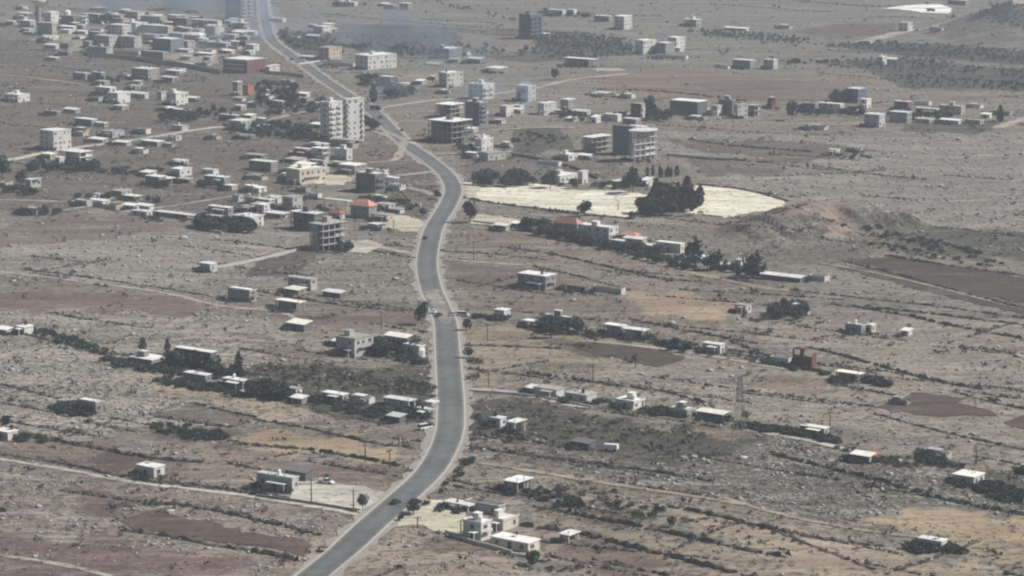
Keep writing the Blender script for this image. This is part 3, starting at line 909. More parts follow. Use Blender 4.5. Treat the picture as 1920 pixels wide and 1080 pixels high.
for spec in [
# --- near the bottom of the view
(1826, 912, 36, 25, 31, 'flat', 'white', 'roofc', 'small white block house with cream roof standing alone on dark rocky ground'),
(289, 896, 36, 17, 30, 'flat', 'white', 'roofw', 'lone white-roofed house beside the pale dirt track, shrubs at its shaded wall'),
(15, 826, 30, 15, 24, 'flat', 'white', 'roofw', 'white house cut by the frame edge below a round dark tree'),
(548, 924, 70, 10, 44, 'para', 'stone', 'roofm', 'wide garage with greenish sheet roof at the head of the pale roadside yard', 33, 'garage', 'garage'),
(573, 903, 40, 7, 31, 'shed', 'dark', 'roofd', 'dark box shed standing behind the greenish-roofed garage'),
(902, 1015, 34, 19, 54, 'villa', 'white', 'roofw', 'tall white house with shaded grey side in the walled roadside compound'),
(943, 996, 26, 29, 42, 'villa', 'cream', 'roofw', 'cream two-storey house behind the tall white house of the roadside compound'),
(935, 966, 62, 8, 26, 'para', 'white', 'roofd', 'long dark-roofed building with white rim behind the white station canopy'),
(878, 962, 46, 14, 22, 'canopy', 'white', 'roofw', 'broad white flat canopy on thin posts over the cream forecourt'),
(990, 1036, 70, 22, 38, 'flat', 'cream', 'roofw', 'long low cream house with four dark windows below the tall white house'),
(1066, 1018, 12, 20, 22, 'frame', 'white', 'roofw', 'tiny open-fronted white hut alone right of the long cream house'),
(970, 926, 25, 27, 36, 'frame', 'conc', 'roofw', 'small concrete skeleton house above the scrubby slope behind the compound'),
(1105, 843, 32, 8, 17, 'shed', 'dark', 'roofd', 'low dark shed in the dark field left of the white trailer'),
(1765, 1032, 40, 8, 19, 'flat', 'white', 'roofw', 'small white-roofed hut sunk in green bushes by the straw field'),
(1630, 868, 32, 8, 24, 'shed', 'tan', 'roofc', 'cream-roofed shed joined to the little red shed along the pale track'),
(1641, 866, 9, 6, 18, 'shed', 'maroon', 'red', 'narrow red shed squeezed against the cream-roofed shed'),
(1775, 862, 40, 12, 25, 'ruin', 'stone', 'roofg', 'crumbled pale stone house ringed by dark scrub'),
(1945, 890, 26, 10, 16, 'flat', 'white', 'roofw', 'white house at the frame edge right of the cream-roofed block house'),
# --- row along the ridge right of the road
(1043, 746, 42, 15, 25, 'flat', 'white', 'roofg', 'pale house at the top of the row, next to a small cream hut'),
(1100, 758, 40, 20, 28, 'flat', 'white', 'roofg', 'pale house second in the ridge row, with three dark openings'),
(1188, 768, 33, 22, 27, 'villa', 'white', 'roofw', 'white-roofed house in the ridge row between two shrubs'),
(1288, 784, 33, 18, 31, 'villa', 'grey', 'roofw', 'grey house with big dark windows in the ridge row above a dark patch'),
(1355, 788, 46, 9, 18, 'shed', 'dark', 'roofc', 'bright cream-roofed barn at the low end of the ridge row beside the pylon'),
(1545, 818, 42, 8, 17, 'flat', 'stone', 'roofc', 'low cream-roofed house behind the green hedge below the ridge row'),
(1000, 738, 10, 6, 8, 'shed', 'white', 'roofw', 'tiny white hut above the head of the ridge row'),
(965, 813, 14, 20, 30, 'frame', 'white', 'roofw', 'white three-bay house facing the scorched field by the main road'),
(938, 801, 20, 6, 22, 'flat', 'white', 'roofw', 'small white house with shaded front nearest the main road bend'),
# --- second row on the right
(945, 601, 18, 12, 24, 'flat', 'white', 'roofw', 'white house half hidden by trees right of the roadside cars'),
(1005, 614, 24, 5, 17, 'canopy', 'white', 'roofw', 'white awning beside the dark tree-fronted two-storey house'),
(1062, 619, 42, 8, 37, 'villa', 'grey', 'roofw', 'dark two-storey house with white roof behind a clump of trees'),
(1165, 630, 32, 10, 26, 'frame', 'conc', 'roofw', 'white-roofed house with open dark porch, upper half of a joined pair'),
(1205, 637, 38, 12, 26, 'frame', 'conc', 'roofw', 'white-roofed house with open dark porch, lower half of a joined pair'),
(1350, 664, 32, 10, 24, 'flat', 'white', 'roofw', 'small white ruined-looking house at the end of a tree line'),
(1398, 588, 20, 12, 20, 'flat', 'white', 'roofg', 'small block house with one sunlit end at the edge of the orange field'),
(1510, 591, 28, 11, 24, 'ruin', 'stone', 'roofw', 'grey ruin behind green garden trees'),
(1615, 627, 28, 8, 22, 'flat', 'grey', 'roofw', 'white-roofed house with rounded annexe standing alone on the tan plain'),
(1634, 624, 8, 8, 18, 'flat', 'white', 'roofw', 'narrow white annexe touching the white-roofed house of the tan plain'),
(1703, 630, 5, 8, 13, 'shed', 'white', 'roofw', 'tiny bright hut alone on the tan plain'),
(1522, 692, 36, 9, 42, 'ruin', 'maroon', 'maroon', 'maroon roofless two-storey house with broken top'),
(1610, 718, 40, 9, 26, 'frame', 'grey', 'roofc', 'cream-roofed house with open porch downhill of the maroon house'),
(1700, 761, 30, 5, 12, 'ruin', 'grey', 'roofg', 'low rubble hut at the edge of the brown field'),
(1478, 684, 34, 4, 9, 'yardwall', 'white', 'roofw', 'low white-walled yard uphill of the maroon house'),
# --- long row with trees below the cream field
(1082, 443, 44, 9, 40, 'hip', 'stone', 'salmon', 'house with coral red hipped roof among dark trees below the cream field'),
(1142, 449, 58, 18, 36, 'villa', 'white', 'roofw', 'white terrace with small upper block next to the coral-roofed house'),
(1192, 453, 30, 11, 22, 'hip', 'cream', 'salmon', 'small house with faded reddish roof next to the white terrace'),
(1219, 472, 22, 6, 16, 'flat', 'white', 'roofw', 'bright little white house between dark bushes of the tree row'),
(1276, 475, 44, 8, 24, 'flat', 'white', 'roofw', 'long bright white house left of the biggest tree in the row'),
(1389, 506, 8, 10, 20, 'flat', 'white', 'roofw', 'narrow white house between the two large trees of the row'),
(1500, 530, 70, 5, 16, 'shed', 'dark', 'roofw', 'very long white-topped shed at the end of the tree row'),
(1546, 529, 30, 11, 15, 'yardwall', 'white', 'roofg', 'white-walled yard at the tip of the tree row'),
(1023, 544, 52, 20, 37, 'flat', 'grey', 'roofw', 'broad grey house with white roof alone below the tree row'),
(1102, 549, 44, 10, 18, 'frame', 'grey', 'roofd', 'low dark open house downhill of the broad grey house'),
(1165, 552, 54, 6, 11, 'yardwall', 'cream', 'roofc', 'cream walled yard next to the low dark open house'),
(1236, 470, 14, 5, 12, 'flat', 'white', 'roofw', 'low white lean-to left of the long bright house of the row'),
(1322, 492, 26, 6, 13, 'flat', 'white', 'roofw', 'low white house half hidden right of the largest tree of the row'),
(1362, 506, 18, 5, 10, 'shed', 'white', 'roofw', 'low white shed left of the tall dark tree by the long shed'),
(1165, 462, 20, 6, 14, 'flat', 'white', 'roofw', 'small white annexe in front of the white terrace'),
(1016, 436, 22, 6, 14, 'flat', 'white', 'roofw', 'small white house left of the coral-roofed house'),
(980, 428, 22, 5, 10, 'shed', 'white', 'roofw', 'low white shed at the end of the roadside cream yard'),
# --- the villa on the cream field
(1050, 346, 24, 34, 28, 'villa', 'white', 'roofw', 'white villa with pale roof at the back of the cream field'),
(1092, 345, 6, 11, 26, 'flat', 'white', 'roofw', 'slim white stair tower beside the villa on the cream field', 36, 'stair_tower', 'tower'),
(1212, 350, 10, 12, 18, 'shed', 'white', 'roofw', 'white hut between the villa grove and a large round tree'),
(1066, 302, 18, 18, 20, 'villa', 'white', 'roofw', 'small white house at the foot of the skeleton tower'),
(1104, 299, 22, 6, 12, 'shed', 'white', 'roofw', 'white-roofed shed between the small white house and the skeleton tower'),
(1047, 312, 40, 4, 10, 'yardwall', 'white', 'roofg', 'white walled plot in front of the small white house'),
# --- towers in the middle
(1110, 288, 18, 38, 38, 'frame', 'conc', 'roofc', 'three-storey concrete skeleton with cream roof slab left of the blue-dark tower', 42),
(1185, 291, 36, 5, 58, 'flat', 'slate', 'concd', 'tall dark slate block joined to the round-topped skeleton tower', 36, 'apartment_block', 'apartment block'),
(1190, 304, 9, 42, 62, 'frame', 'white', 'roofw', 'pale skeleton tower with five open floors and white oval roof', 50),
(848, 270, 46, 36, 52, 'frame', 'dark', 'roofw', 'dark half-built block with white podium slab by the main road', 40),
(846, 222, 30, 24, 32, 'frame', 'tan', 'roofw', 'tan upper block of bare columns rising behind the white podium slab'),
(899, 236, 28, 14, 48, 'tower', 'slate', 'roofw', 'dark slate apartment block behind the half-built podium block'),
(906, 187, 28, 20, 33, 'tower', 'white', 'roofw', 'white balconied block with shaded blue side behind the dark slate block'),
(903, 285, 13, 21, 32, 'villa', 'white', 'roofw', 'bright white house below the half-built podium block'),
(915, 302, 18, 34, 20, 'flat', 'stone', 'roofg', 'low pale house with three windows in front of the bright white house', 50),
(618, 262, 18, 22, 74, 'tower', 'white', 'roofw', 'shaded wing of the tall twin apartment block by the road', 36),
(650, 267, 6, 31, 84, 'edge', 'white', 'roofw', 'sunlit white wing of the tall twin apartment block by the road', 50),
(664, 275, 48, 10, 18, 'frame', 'white', 'roofg', 'low podium of arches at the foot of the twin apartment block'),
(838, 164, 16, 30, 32, 'para', 'white', 'roofw', 'square white three-storey house alone on the straw plot', 50),
(690, 131, 25, 52, 34, 'para', 'white', 'roofw', 'long white four-storey block with dark end by the burnt field', 50),
(617, 115, 20, 22, 30, 'para', 'tan', 'roofg', 'tall pale house with reddish shaded side across the road from the maroon school'),
(842, 111, 27, 24, 25, 'para', 'slate', 'roofw', 'dark blue house with white end behind drifting smoke'),
(994, 74, 21, 23, 50, 'tower', 'blue', 'concd', 'blue five-storey tower standing alone on the far plain'),
(990, 191, 22, 15, 34, 'para', 'stone', 'roofw', 'pale house wrapped in blue smoke'),
(1020, 216, 12, 24, 26, 'flat', 'white', 'roofw', 'white-fronted house just right of the blue smoke', 50),
(1066, 208, 15, 13, 24, 'flat', 'grey', 'roofw', 'dark house right of the white-fronted house by the smoke'),
(949, 219, 12, 14, 22, 'flat', 'white', 'roofw', 'small white house between the slate block and the smoke'),
(1201, 221, 18, 9, 29, 'flat', 'maroon', 'roofg', 'reddish house with white end beside a tall dark tree', 36, None, None, None, 'white'),
(1158, 228, 26, 8, 16, 'flat', 'white', 'roofw', 'low white-roofed house left of the reddish house with white end'),
(1192, 236, 24, 10, 16, 'flat', 'grey', 'roofw', 'low white-roofed house just behind the oval-topped tower'),
(1100, 218, 26, 8, 14, 'shed', 'white', 'roofm', 'pale blue-roofed shed among bushes behind the skeleton towers'),
(1118, 231, 10, 9, 16, 'shed', 'white', 'roofw', 'white gabled hut among bushes behind the skeleton towers'),
(1308, 218, 50, 20, 34, 'flat', 'dark', 'roofw', 'wide dark house with long white roof right of the tall dark tree'),
(1345, 218, 10, 12, 22, 'flat', 'white', 'roofg', 'pale house touching the wide dark house'),
(1372, 217, 24, 8, 36, 'villa', 'dark', 'roofw', 'dark tall house with white roof block in the middle of the far row'),
(1383, 222, 6, 20, 28, 'flat', 'stone', 'roofg', 'pale tall house against the dark tall house of the far row', 50),
(1415, 218, 16, 14, 24, 'frame', 'conc', 'roofg', 'open concrete house at the end of the far row'),
(1447, 205, 10, 10, 24, 'ruin', 'maroon', 'roofg', 'brown broken house beside a pale heap'),
# --- far hamlet on the right
(1575, 213, 40, 9, 22, 'flat', 'white', 'roofw', 'white house under the blue-grey round tower of the far hamlet'),
(1528, 212, 22, 7, 20, 'flat', 'grey', 'roofw', 'grey house next to the white house of the far hamlet'),
(1608, 193, 22, 20, 30, 'flat', 'blue', 'roofw', 'blue-grey house with white roof, tallest of the far hamlet'),
(1625, 204, 12, 10, 20, 'flat', 'white', 'roofw', 'white annexe below the tallest blue-grey house'),
(1648, 239, 26, 14, 28, 'flat', 'stone', 'roofw', 'grey house with bright white end at the front of the hamlet'),
(1702, 206, 24, 8, 18, 'flat', 'maroon', 'roofw', 'brown house with white edge at the back of the hamlet'),
(1700, 231, 30, 12, 24, 'flat', 'grey', 'roofw', 'grey house with white doorway right of the bright-ended house'),
(1756, 217, 36, 6, 16, 'flat', 'grey', 'roofw', 'low white-topped house in the hamlet row'),
(1802, 216, 38, 9, 24, 'villa', 'tan', 'roofw', 'house with raised block near the end of the hamlet row'),
(1797, 233, 32, 6, 12, 'shed', 'white', 'roofw', 'low white shed in front of the hamlet row'),
(1855, 222, 14, 6, 11, 'shed', 'white', 'roofw', 'small pale shed by the last hamlet tree'),
(1545, 244, 34, 10, 13, 'ruin', 'stone', 'roofg', 'low rubble house below the hamlet'),
(1567, 292, 14, 9, 13, 'flat', 'white', 'roofw', 'tiny white house alone on the grey rocky plain'),
(1407, 130, 32, 10, 20, 'flat', 'grey', 'roofw', 'grey house with white end by the red fallow'),
(1450, 130, 18, 9, 20, 'flat', 'stone', 'roofw', 'broken pale house beside the grey house by the red fallow'),
(1655, 122, 9, 9, 17, 'flat', 'white', 'roofw', 'white cube house among the dark orchard belts'),
(1702, 59, 16, 11, 18, 'flat', 'white', 'roofw', 'white house at the bend of the pale far road'),
(1632, 82, 14, 4, 7, 'shed', 'white', 'roofg', 'pale hut by the start of the pale far road'),
(1480, 54, 22, 8, 9, 'ruin', 'stone', 'roofw', 'row of pale ruins on the far grey plain'),
(1765, 60, 20, 5, 9, 'ruin', 'stone', 'roofw', 'pale rubble building below the far quarry'),
(1810, 10, 30, 12, 14, 'shed', 'grey', 'roofm', 'grey works shed by the white far quarry'),
(1206, 102, 15, 26, 30, 'para', 'white', 'roofw', 'white far building with dark window columns above the orchard', 50),
(1248, 101, 18, 18, 24, 'para', 'grey', 'roofw', 'grey-fronted building beside the white one above the orchard'),
(1268, 93, 16, 18, 26, 'para', 'white', 'roofw', 'tall white building behind the grey-fronted one above the orchard'),
(1286, 111, 56, 4, 8, 'yardwall', 'white', 'roofg', 'white walled strip below the orchard buildings'),
(1112, 126, 54, 9, 20, 'frame', 'grey', 'roofw', 'long low dark building with white roof in the orchard'),
(1170, 56, 18, 16, 28, 'flat', 'white', 'roofw', 'tall white house with shaded side on the far plain'),
(1142, 41, 28, 7, 13, 'flat', 'grey', 'roofw', 'low white-roofed house left of the tall far white house'),
(1055, 31, 28, 6, 14, 'flat', 'white', 'roofw', 'scattered white house behind the blue tower'),
(1076, 29, 12, 6, 12, 'flat', 'white', 'roofw', 'small white house at the end of the trees behind the blue tower'),
(1306, 51, 24, 10, 17, 'frame', 'white', 'roofw', 'white house with open ring of columns on the far plain', 36, 'house', 'house'),
(1400, 58, 40, 4, 8, 'shed', 'white', 'roofw', 'long thin white shed on the far plain'),
(932, 138, 24, 20, 15, 'canopy', 'white', 'roofw', 'white flat-roofed shelter beyond the straw plot'),
(900, 120, 26, 8, 14, 'shed', 'slate', 'roofm', 'bluish shed beside the small orchard'),
(762, 168, 18, 5, 14, 'canopy', 'white', 'roofw', 'bright white awning among trees near the junction'),
(732, 163, 20, 8, 22, 'frame', 'tan', 'roofw', 'white-roofed open house near the bright awning'),
(700, 148, 28, 8, 12, 'ruin', 'stone', 'roofg', 'broken low house under the long white block'),
(662, 125, 60, 4, 9, 'yardwall', 'white', 'roofg', 'long white wall in front of the tall pale house'),
(605, 63, 18, 16, 16, 'flat', 'white', 'roofw', 'white far house in front of the burnt field'),
(590, 53, 14, 5, 8, 'flat', 'orange', 'roofw', 'small reddish house beside the white far house'),
(530, 42, 26, 6, 9, 'flat', 'white', 'roofw', 'white roofs by the road where the smoke rises'),
(596, 75, 24, 5, 11, 'shed', 'slate', 'roofm', 'bluish shed deep in the roadside trees'),
(594, 113, 34, 5, 10, 'shed', 'white', 'roofm', 'long pale green shed beside the road'),
(665, 12, 32, 6, 10, 'flat', 'white', 'roofw', 'white low house at the far edge'),
(640, 8, 12, 6, 9, 'flat', 'grey', 'roofw', 'grey small house at the far edge'),
(727, 12, 14, 4, 7, 'shed', 'white', 'roofw', 'bright white shed at the far edge'),
(765, 18, 16, 8, 13, 'flat', 'grey', 'roofw', 'grey house with white side at the far edge'),
# --- school and town in the upper left
(463, 138, 48, 34, 34, 'para', 'slate', 'roofw', 'large school block with blue banded front and maroon end', 36, 'school', 'school', 3, 'maroon'),
(505, 136, 8, 18, 16, 'shed', 'white', 'roofw', 'bright white lean-to against the maroon end of the school', 50),
(446, 180, 10, 8, 28, 'flat', 'grey', 'roofw', 'narrow tall house with bright end by the orange annexe'),
(465, 178, 12, 10, 20, 'flat', 'orange', 'red', 'orange-red annexe beside the narrow tall house'),
(320, 98, 37, 22, 30, 'para', 'slate', 'roofw', 'slate-blue three-storey town house, darkest in the town'),
(306, 114, 46, 8, 21, 'para', 'grey', 'roofw', 'long grey building with two dark doorways at the town edge'),
(260, 104, 52, 6, 12, 'yardwall', 'cream', 'roofc', 'cream walled yard at the town edge'),
(200, 106, 40, 10, 20, 'flat', 'stone', 'roofg', 'grey house with rounded yard at the corner of the town wall'),
(205, 90, 32, 16, 26, 'flat', 'stone', 'roofg', 'grey town house just behind the corner house'),
(252, 90, 34, 12, 24, 'flat', 'stone', 'roofg', 'grey town house with white dome tank beside it'),
(185, 76, 22, 10, 18, 'flat', 'grey', 'roofg', 'grey town house at the edge of the concrete yard'),
(230, 66, 30, 14, 22, 'flat', 'white', 'roofw', 'white town house behind the grey cluster'),
(255, 62, 22, 10, 22, 'flat', 'white', 'roofw', 'white town house left of the long white roof'),
(315, 63, 58, 8, 18, 'flat', 'tan', 'roofw', 'town building with the longest white roof'),
(300, 44, 40, 12, 16, 'flat', 'tan', 'roofg', 'tan town house behind the longest white roof'),
(258, 36, 26, 12, 16, 'flat', 'stone', 'roofg', 'pale town house at the back beside the trees'),
(350, 50, 28, 9, 18, 'flat', 'dark', 'roofg', 'dark town house left of the long white terrace'),
(408, 50, 56, 7, 15, 'flat', 'white', 'roofw', 'long white town terrace'),
(403, 69, 20, 9, 22, 'para', 'white', 'roofw', 'white square town house under the long terrace'),
(375, 76, 34, 10, 18, 'hip', 'white', 'roofw', 'town house with pale pointed roof'),
(424, 90, 40, 8, 13, 'flat', 'stone', 'roofw', 'low pale house above the school'),
(458, 56, 26, 10, 16, 'frame', 'white', 'roofw', 'white framed house near the smoking road'),
(478, 66, 44, 5, 11, 'shed', 'white', 'roofw', 'long white shed beside the smoking road'),
(452, 38, 30, 20, 66, 'tower', 'stone', 'roofw', 'grey high-rise behind the smoke by the far road'),
(358, 126, 28, 5, 9, 'shed', 'white', 'roofw', 'white shed below the tan yard'),
(98, 66, 32, 7, 26, 'para', 'tan', 'roofw', 'tan hall with white roof below the water tower'),
(105, 80, 30, 5, 15, 'canopy', 'white', 'roofw', 'bright white awning below the tan hall'),
(104, 92, 24, 6, 11, 'shed', 'white', 'roofw', 'small white shed below the bright awning'),
(128, 105, 22, 6, 10, 'flat', 'grey', 'roofg', 'lone grey house below the concrete yard'),
(138, 56, 28, 4, 9, 'shed', 'white', 'roofw', 'thin white roof beside the concrete yard'),
(160, 64, 18, 4, 8, 'shed', 'white', 'roofw', 'short white shed beside the concrete yard'),
(138, 46, 26, 6, 18, 'flat', 'dark', 'roofg', 'dark house with a white canopy on top, right of the water tower'),
(155, 46, 10, 9, 17, 'frame', 'white', 'roofw', 'white framed house between dark town houses'),
(185, 34, 22, 5, 9, 'flat', 'grey', 'roofw', 'thin white-roofed house at the back of the town'),
(96, 45, 14, 12, 24, 'flat', 'white', 'roofw', 'white house right under the water tower'),
(57, 51, 22, 8, 14, 'flat', 'stone', 'roofw', 'grey house left of the tan hall'),
(50, 34, 22, 10, 11, 'flat', 'dark', 'roofw', 'dark low house left of the water tower'),
(280, 31, 22, 8, 10, 'flat', 'tan', 'roofg', 'low tan house at the very back of the town'),
(332, 39, 20, 8, 12, 'flat', 'dark', 'roofw', 'dark small house behind the dark town house'),
(374, 39, 22, 6, 9, 'flat', 'white', 'roofw', 'low white house just behind the long white terrace'),
(230, 46, 20, 10, 13, 'flat', 'tan', 'roofg', 'tan house at the left back of the town'),
(290, 76, 26, 8, 13, 'flat', 'grey', 'roofw', 'grey house behind the slate-blue town house'),
(342, 74, 24, 8, 13, 'flat', 'white', 'roofw', 'white house left of the pale pointed roof'),
(352, 92, 18, 12, 17, 'flat', 'stone', 'roofg', 'pale block joined right of the slate-blue town house'),
(398, 106, 32, 6, 9, 'shed', 'stone', 'roofw', 'pale shed in the tan yard'),
(440, 76, 22, 8, 13, 'flat', 'stone', 'roofw', 'pale house left of the long white roadside shed'),
(434, 101, 20, 6, 9, 'shed', 'white', 'roofw', 'small white shed right behind the school'),
(476, 96, 16, 9, 14, 'flat', 'white', 'roofw', 'white house between the school and the road'),
(168, 90, 14, 8, 14, 'flat', 'stone', 'roofg', 'grey small house by the concrete yard edge'),
(215, 32, 18, 6, 9, 'flat', 'white', 'roofw', 'tiny white house at the back of the town'),
(270, 50, 18, 6, 9, 'flat', 'white', 'roofw', 'tiny white house in front of the tan back house'),
(388, 84, 18, 8, 12, 'hip', 'white', 'roofg', 'little house with grey pointed roof above the school'),
(528, 201, 28, 8, 14, 'flat', 'slate', 'roofm', 'bluish house between the two round trees'),
(500, 238, 26, 8, 18, 'ruin', 'stone', 'roofw', 'rubble house at the left of the twin block belt'),
(568, 245, 24, 6, 10, 'shed', 'white', 'roofw', 'white-roofed shed left of the twin block'),
(598, 203, 18, 6, 13, 'flat', 'grey', 'roofw', 'house with white roof behind the twin block'),
(470, 262, 30, 8, 11, 'flat', 'grey', 'roofg', 'low grey house below the head of the pale road'),
(545, 160, 20, 8, 11, 'flat', 'tan', 'roofg', 'tan small house left of the road above the junction'),
(575, 182, 18, 6, 10, 'shed', 'white', 'roofw', 'white shed left of the road above the junction'),
(1152, 183, 44, 12, 12, 'ruin', 'white', 'roofw', 'row of pale broken walls on the plain behind the towers'),
(1184, 185, 18, 8, 11, 'ruin', 'white', 'roofw', 'small pale broken house at the end of the broken walls'),
(975, 208, 14, 8, 12, 'flat', 'white', 'roofw', 'tiny white house at the left of the blue smoke'),
(1334, 216, 12, 8, 14, 'shed', 'white', 'roofw', 'white lean-to in front of the pale far-row house'),
(545, 326, 14, 8, 12, 'flat', 'grey', 'roofg', 'grey lean-to left of the cream house', 36, 'shed', 'shed'),
(610, 324, 16, 6, 10, 'shed', 'cream', 'roofw', 'small pale shed right behind the cream house'),
(720, 332, 18, 7, 14, 'flat', 'white', 'roofw', 'white lean-to behind the white awning by the dark block'),
# --- left plain, upper
(278, 151, 34, 18, 26, 'flat', 'grey', 'roofw', 'broad white-roofed house below the town wall'),
(324, 156, 26, 8, 14, 'frame', 'white', 'roofw', 'low open house right of the broad white-roofed house'),
(160, 150, 26, 8, 15, 'flat', 'grey', 'roofw', 'white-roofed house in the dark trees left of the broad house'),
(190, 148, 20, 6, 14, 'flat', 'grey', 'roofw', 'second white-roofed house in the dark trees'),
(206, 178, 30, 10, 17, 'flat', 'white', 'roofw', 'white house behind the tall window-fronted house'),
(221, 194, 22, 20, 24, 'flat', 'white', 'roofw', 'house with bright windowed front among dark trees'),
(272, 185, 34, 6, 14, 'shed', 'white', 'roofw', 'white shed right of the bright windowed house'),
(303, 188, 10, 8, 18, 'flat', 'white', 'roofg', 'pale small house left of the three-storey house'),
(330, 198, 20, 20, 28, 'para', 'white', 'roofw', 'square white three-storey house on the left plain'),
(348, 219, 40, 8, 18, 'canopy', 'grey', 'roofw', 'white flat roof over a dark porch below the square house'),
(442, 227, 34, 6, 14, 'flat', 'dark', 'roofw', 'long white-roofed house beside the pale road'),
(452, 246, 26, 24, 24, 'flat', 'stone', 'roofw', 'grey house at the head of the pale road'),
(34, 192, 30, 18, 22, 'villa', 'white', 'roofw', 'white house near the frame edge on the left plain'),
(107, 217, 28, 6, 10, 'flat', 'grey', 'roofw', 'flat low house alone on the left plain'),
(172, 237, 36, 9, 17, 'flat', 'grey', 'roofw', 'long grey house uphill of the pale road'),
(101, 283, 30, 28, 45, 'para', 'white', 'roofw', 'tall white banded house beside the pale road', 40),
(211, 259, 24, 19, 17, 'flat', 'stone', 'roofg', 'stone block house near the pale road'),
(330, 264, 15, 9, 12, 'flat', 'white', 'roofg', 'tiny house just above the pale road'),
(405, 262, 16, 10, 12, 'ruin', 'tan', 'roofg', 'tan ruin under the head of the pale road'),
(295, 275, 34, 12, 14, 'flat', 'grey', 'roofw', 'low dark-fronted house just below the pale road'),
(150, 305, 40, 20, 27, 'frame', 'white', 'roofw', 'open white porch house below the tall banded house'),
(112, 311, 10, 8, 18, 'flat', 'white', 'roofw', 'small white arch-fronted house left of the porch house'),
(58, 353, 12, 16, 20, 'flat', 'stone', 'roofw', 'whitish house among dark trees at the left'),
(298, 349, 28, 12, 22, 'flat', 'grey', 'roofw', 'house with white roof and green shade on the left plain'),
(337, 332, 19, 20, 19, 'flat', 'white', 'roofw', 'neat white house right of the green-shaded house'),
(420, 347, 40, 11, 20, 'flat', 'grey', 'roofw', 'long white-roofed house above the white awning'),
(475, 361, 18, 5, 16, 'canopy', 'white', 'roofw', 'white awning on the left plain'),
(508, 323, 44, 12, 25, 'flat', 'grey', 'roofw', 'long house with white end above the cream house'),
(185, 377, 12, 8, 15, 'flat', 'tan', 'roofw', 'pinkish hut between two dark bushes'),
(280, 394, 30, 6, 11, 'shed', 'white', 'roofw', 'right one of two bright low white sheds'),
(250, 393, 24, 6, 12, 'shed', 'white', 'roofw', 'left one of two bright low white sheds'),
(68, 404, 36, 12, 18, 'ruin', 'grey', 'roofg', 'grey ruin in a dark green patch'),
(362, 413, 80, 9, 18, 'frame', 'grey', 'roofw', 'long low open barn with pale roof left of the green hedge', 36, 'barn', 'barn'),
(428, 404, 40, 8, 20, 'flat', 'grey', 'roofw', 'white-roofed house above the green hedge'),
(470, 427, 36, 22, 28, 'flat', 'white', 'roofw', 'pale house with broken walls at the end of the green hedge'),
(448, 378, 14, 6, 14, 'flat', 'white', 'roofg', 'small pale house, upper of two by the barn path'),
(474, 382, 14, 6, 14, 'flat', 'white', 'roofg', 'small pale house, lower of two by the barn path'),
(394, 511, 22, 12, 21, 'flat', 'stone', 'roofw', 'small block shed at the end of a stone wall', 36, 'shed', 'shed'),
# --- cluster left of the main road
(605, 298, 22, 12, 24, 'frame', 'white', 'roofw', 'white house with dark arches left of the podium'),
(575, 295, 26, 8, 19, 'flat', 'orange', 'roofw', 'reddish broken house left of the white arched house'),
(650, 301, 24, 10, 28, 'villa', 'white', 'roofw', 'tall white house below the podium of arches'),
(562, 347, 28, 46, 42, 'villa', 'cream', 'roofc', 'cream house with sunlit two-storey front', 46),
(665, 328, 32, 20, 24, 'flat', 'grey', 'roofw', 'grey house with wide white roof right of the cream house'),
(704, 362, 38, 17, 42, 'tower', 'dark', 'roofw', 'dark four-storey block with white corner near the road'),
(741, 348, 18, 5, 18, 'canopy', 'white', 'roofw', 'white awning right of the dark four-storey block'),
(596, 374, 18, 4, 14, 'yardwall', 'white', 'roofg', 'white walled plot below the cream house'),
(549, 394, 20, 17, 29, 'flat', 'stone', 'roofg', 'grey block house left of the coral-roofed pavilion'),
(520, 382, 22, 8, 17, 'shed', 'white', 'roofm', 'pale green-roofed house left of the grey block house'),
(495, 403, 14, 10, 22, 'flat', 'white', 'roofw', 'white house at the end of the barn path'),
(692, 411, 36, 14, 42, 'hip', 'grey', 'salmon', 'pavilion with coral red pitched roof near the road'),
(652, 396, 48, 6, 26, 'canopy', 'white', 'roofm', 'pale greenish canopy left of the coral-roofed pavilion'),
(638, 412, 24, 8, 22, 'hip', 'white', 'red', 'small red-roofed annexe behind the skeleton block'),
(725, 416, 30, 14, 18, 'flat', 'tan', 'roofg', 'low pinkish annexe right of the coral-roofed pavilion'),
(590, 434, 48, 14, 42, 'frame', 'dark', 'roofw', 'dark half-open block with white roof behind the skeleton block'),
(606, 472, 26, 42, 62, 'frame', 'conc', 'roofg', 'four-storey concrete skeleton with balconies above the dirt lane', 44),
(583, 546, 46, 11, 30, 'flat', 'stone', 'roofg', 'flat stone house with narrow sunny end below the skeleton block'),
# --- left middle
(46, 628, 18, 14, 20, 'flat', 'white', 'roofw', 'white house at the left end of the scrub line'),
(12, 628, 24, 5, 9, 'shed', 'white', 'roofw', 'low white shed left of the house on the scrub line'),
(468, 567, 44, 12, 30, 'flat', 'grey', 'roofw', 'white-roofed house at the bend of the pale track'),
(560, 584, 46, 10, 26, 'frame', 'grey', 'roofc', 'dark open house with cream roof below the track bend'),
(638, 559, 34, 8, 18, 'shed', 'dark', 'roofw', 'white-roofed shed uphill of the dark open house'),
(570, 623, 34, 14, 26, 'shed', 'dark', 'roofc', 'barn with pale yellow roof left of the brown field'),
(665, 670, 37, 33, 54, 'villa', 'stone', 'roofg', 'grey stone villa with two storeys beside a green garden'),
(762, 647, 42, 8, 25, 'shed', 'dark', 'roofc', 'long cream-roofed shed at the back of the green garden'),
(786, 670, 30, 8, 26, 'flat', 'white', 'roofc', 'cream-roofed house at the roadside end of the green garden'),
(637, 650, 16, 5, 9, 'shed', 'white', 'roofw', 'small white shed left of the stone villa'),
(395, 692, 74, 7, 44, 'flat', 'dark', 'roofw', 'large dark-fronted house with white roof among cypress trees'),
(285, 688, 46, 24, 24, 'flat', 'grey', 'roofw', 'low pale-roofed house left of the large dark-fronted house'),
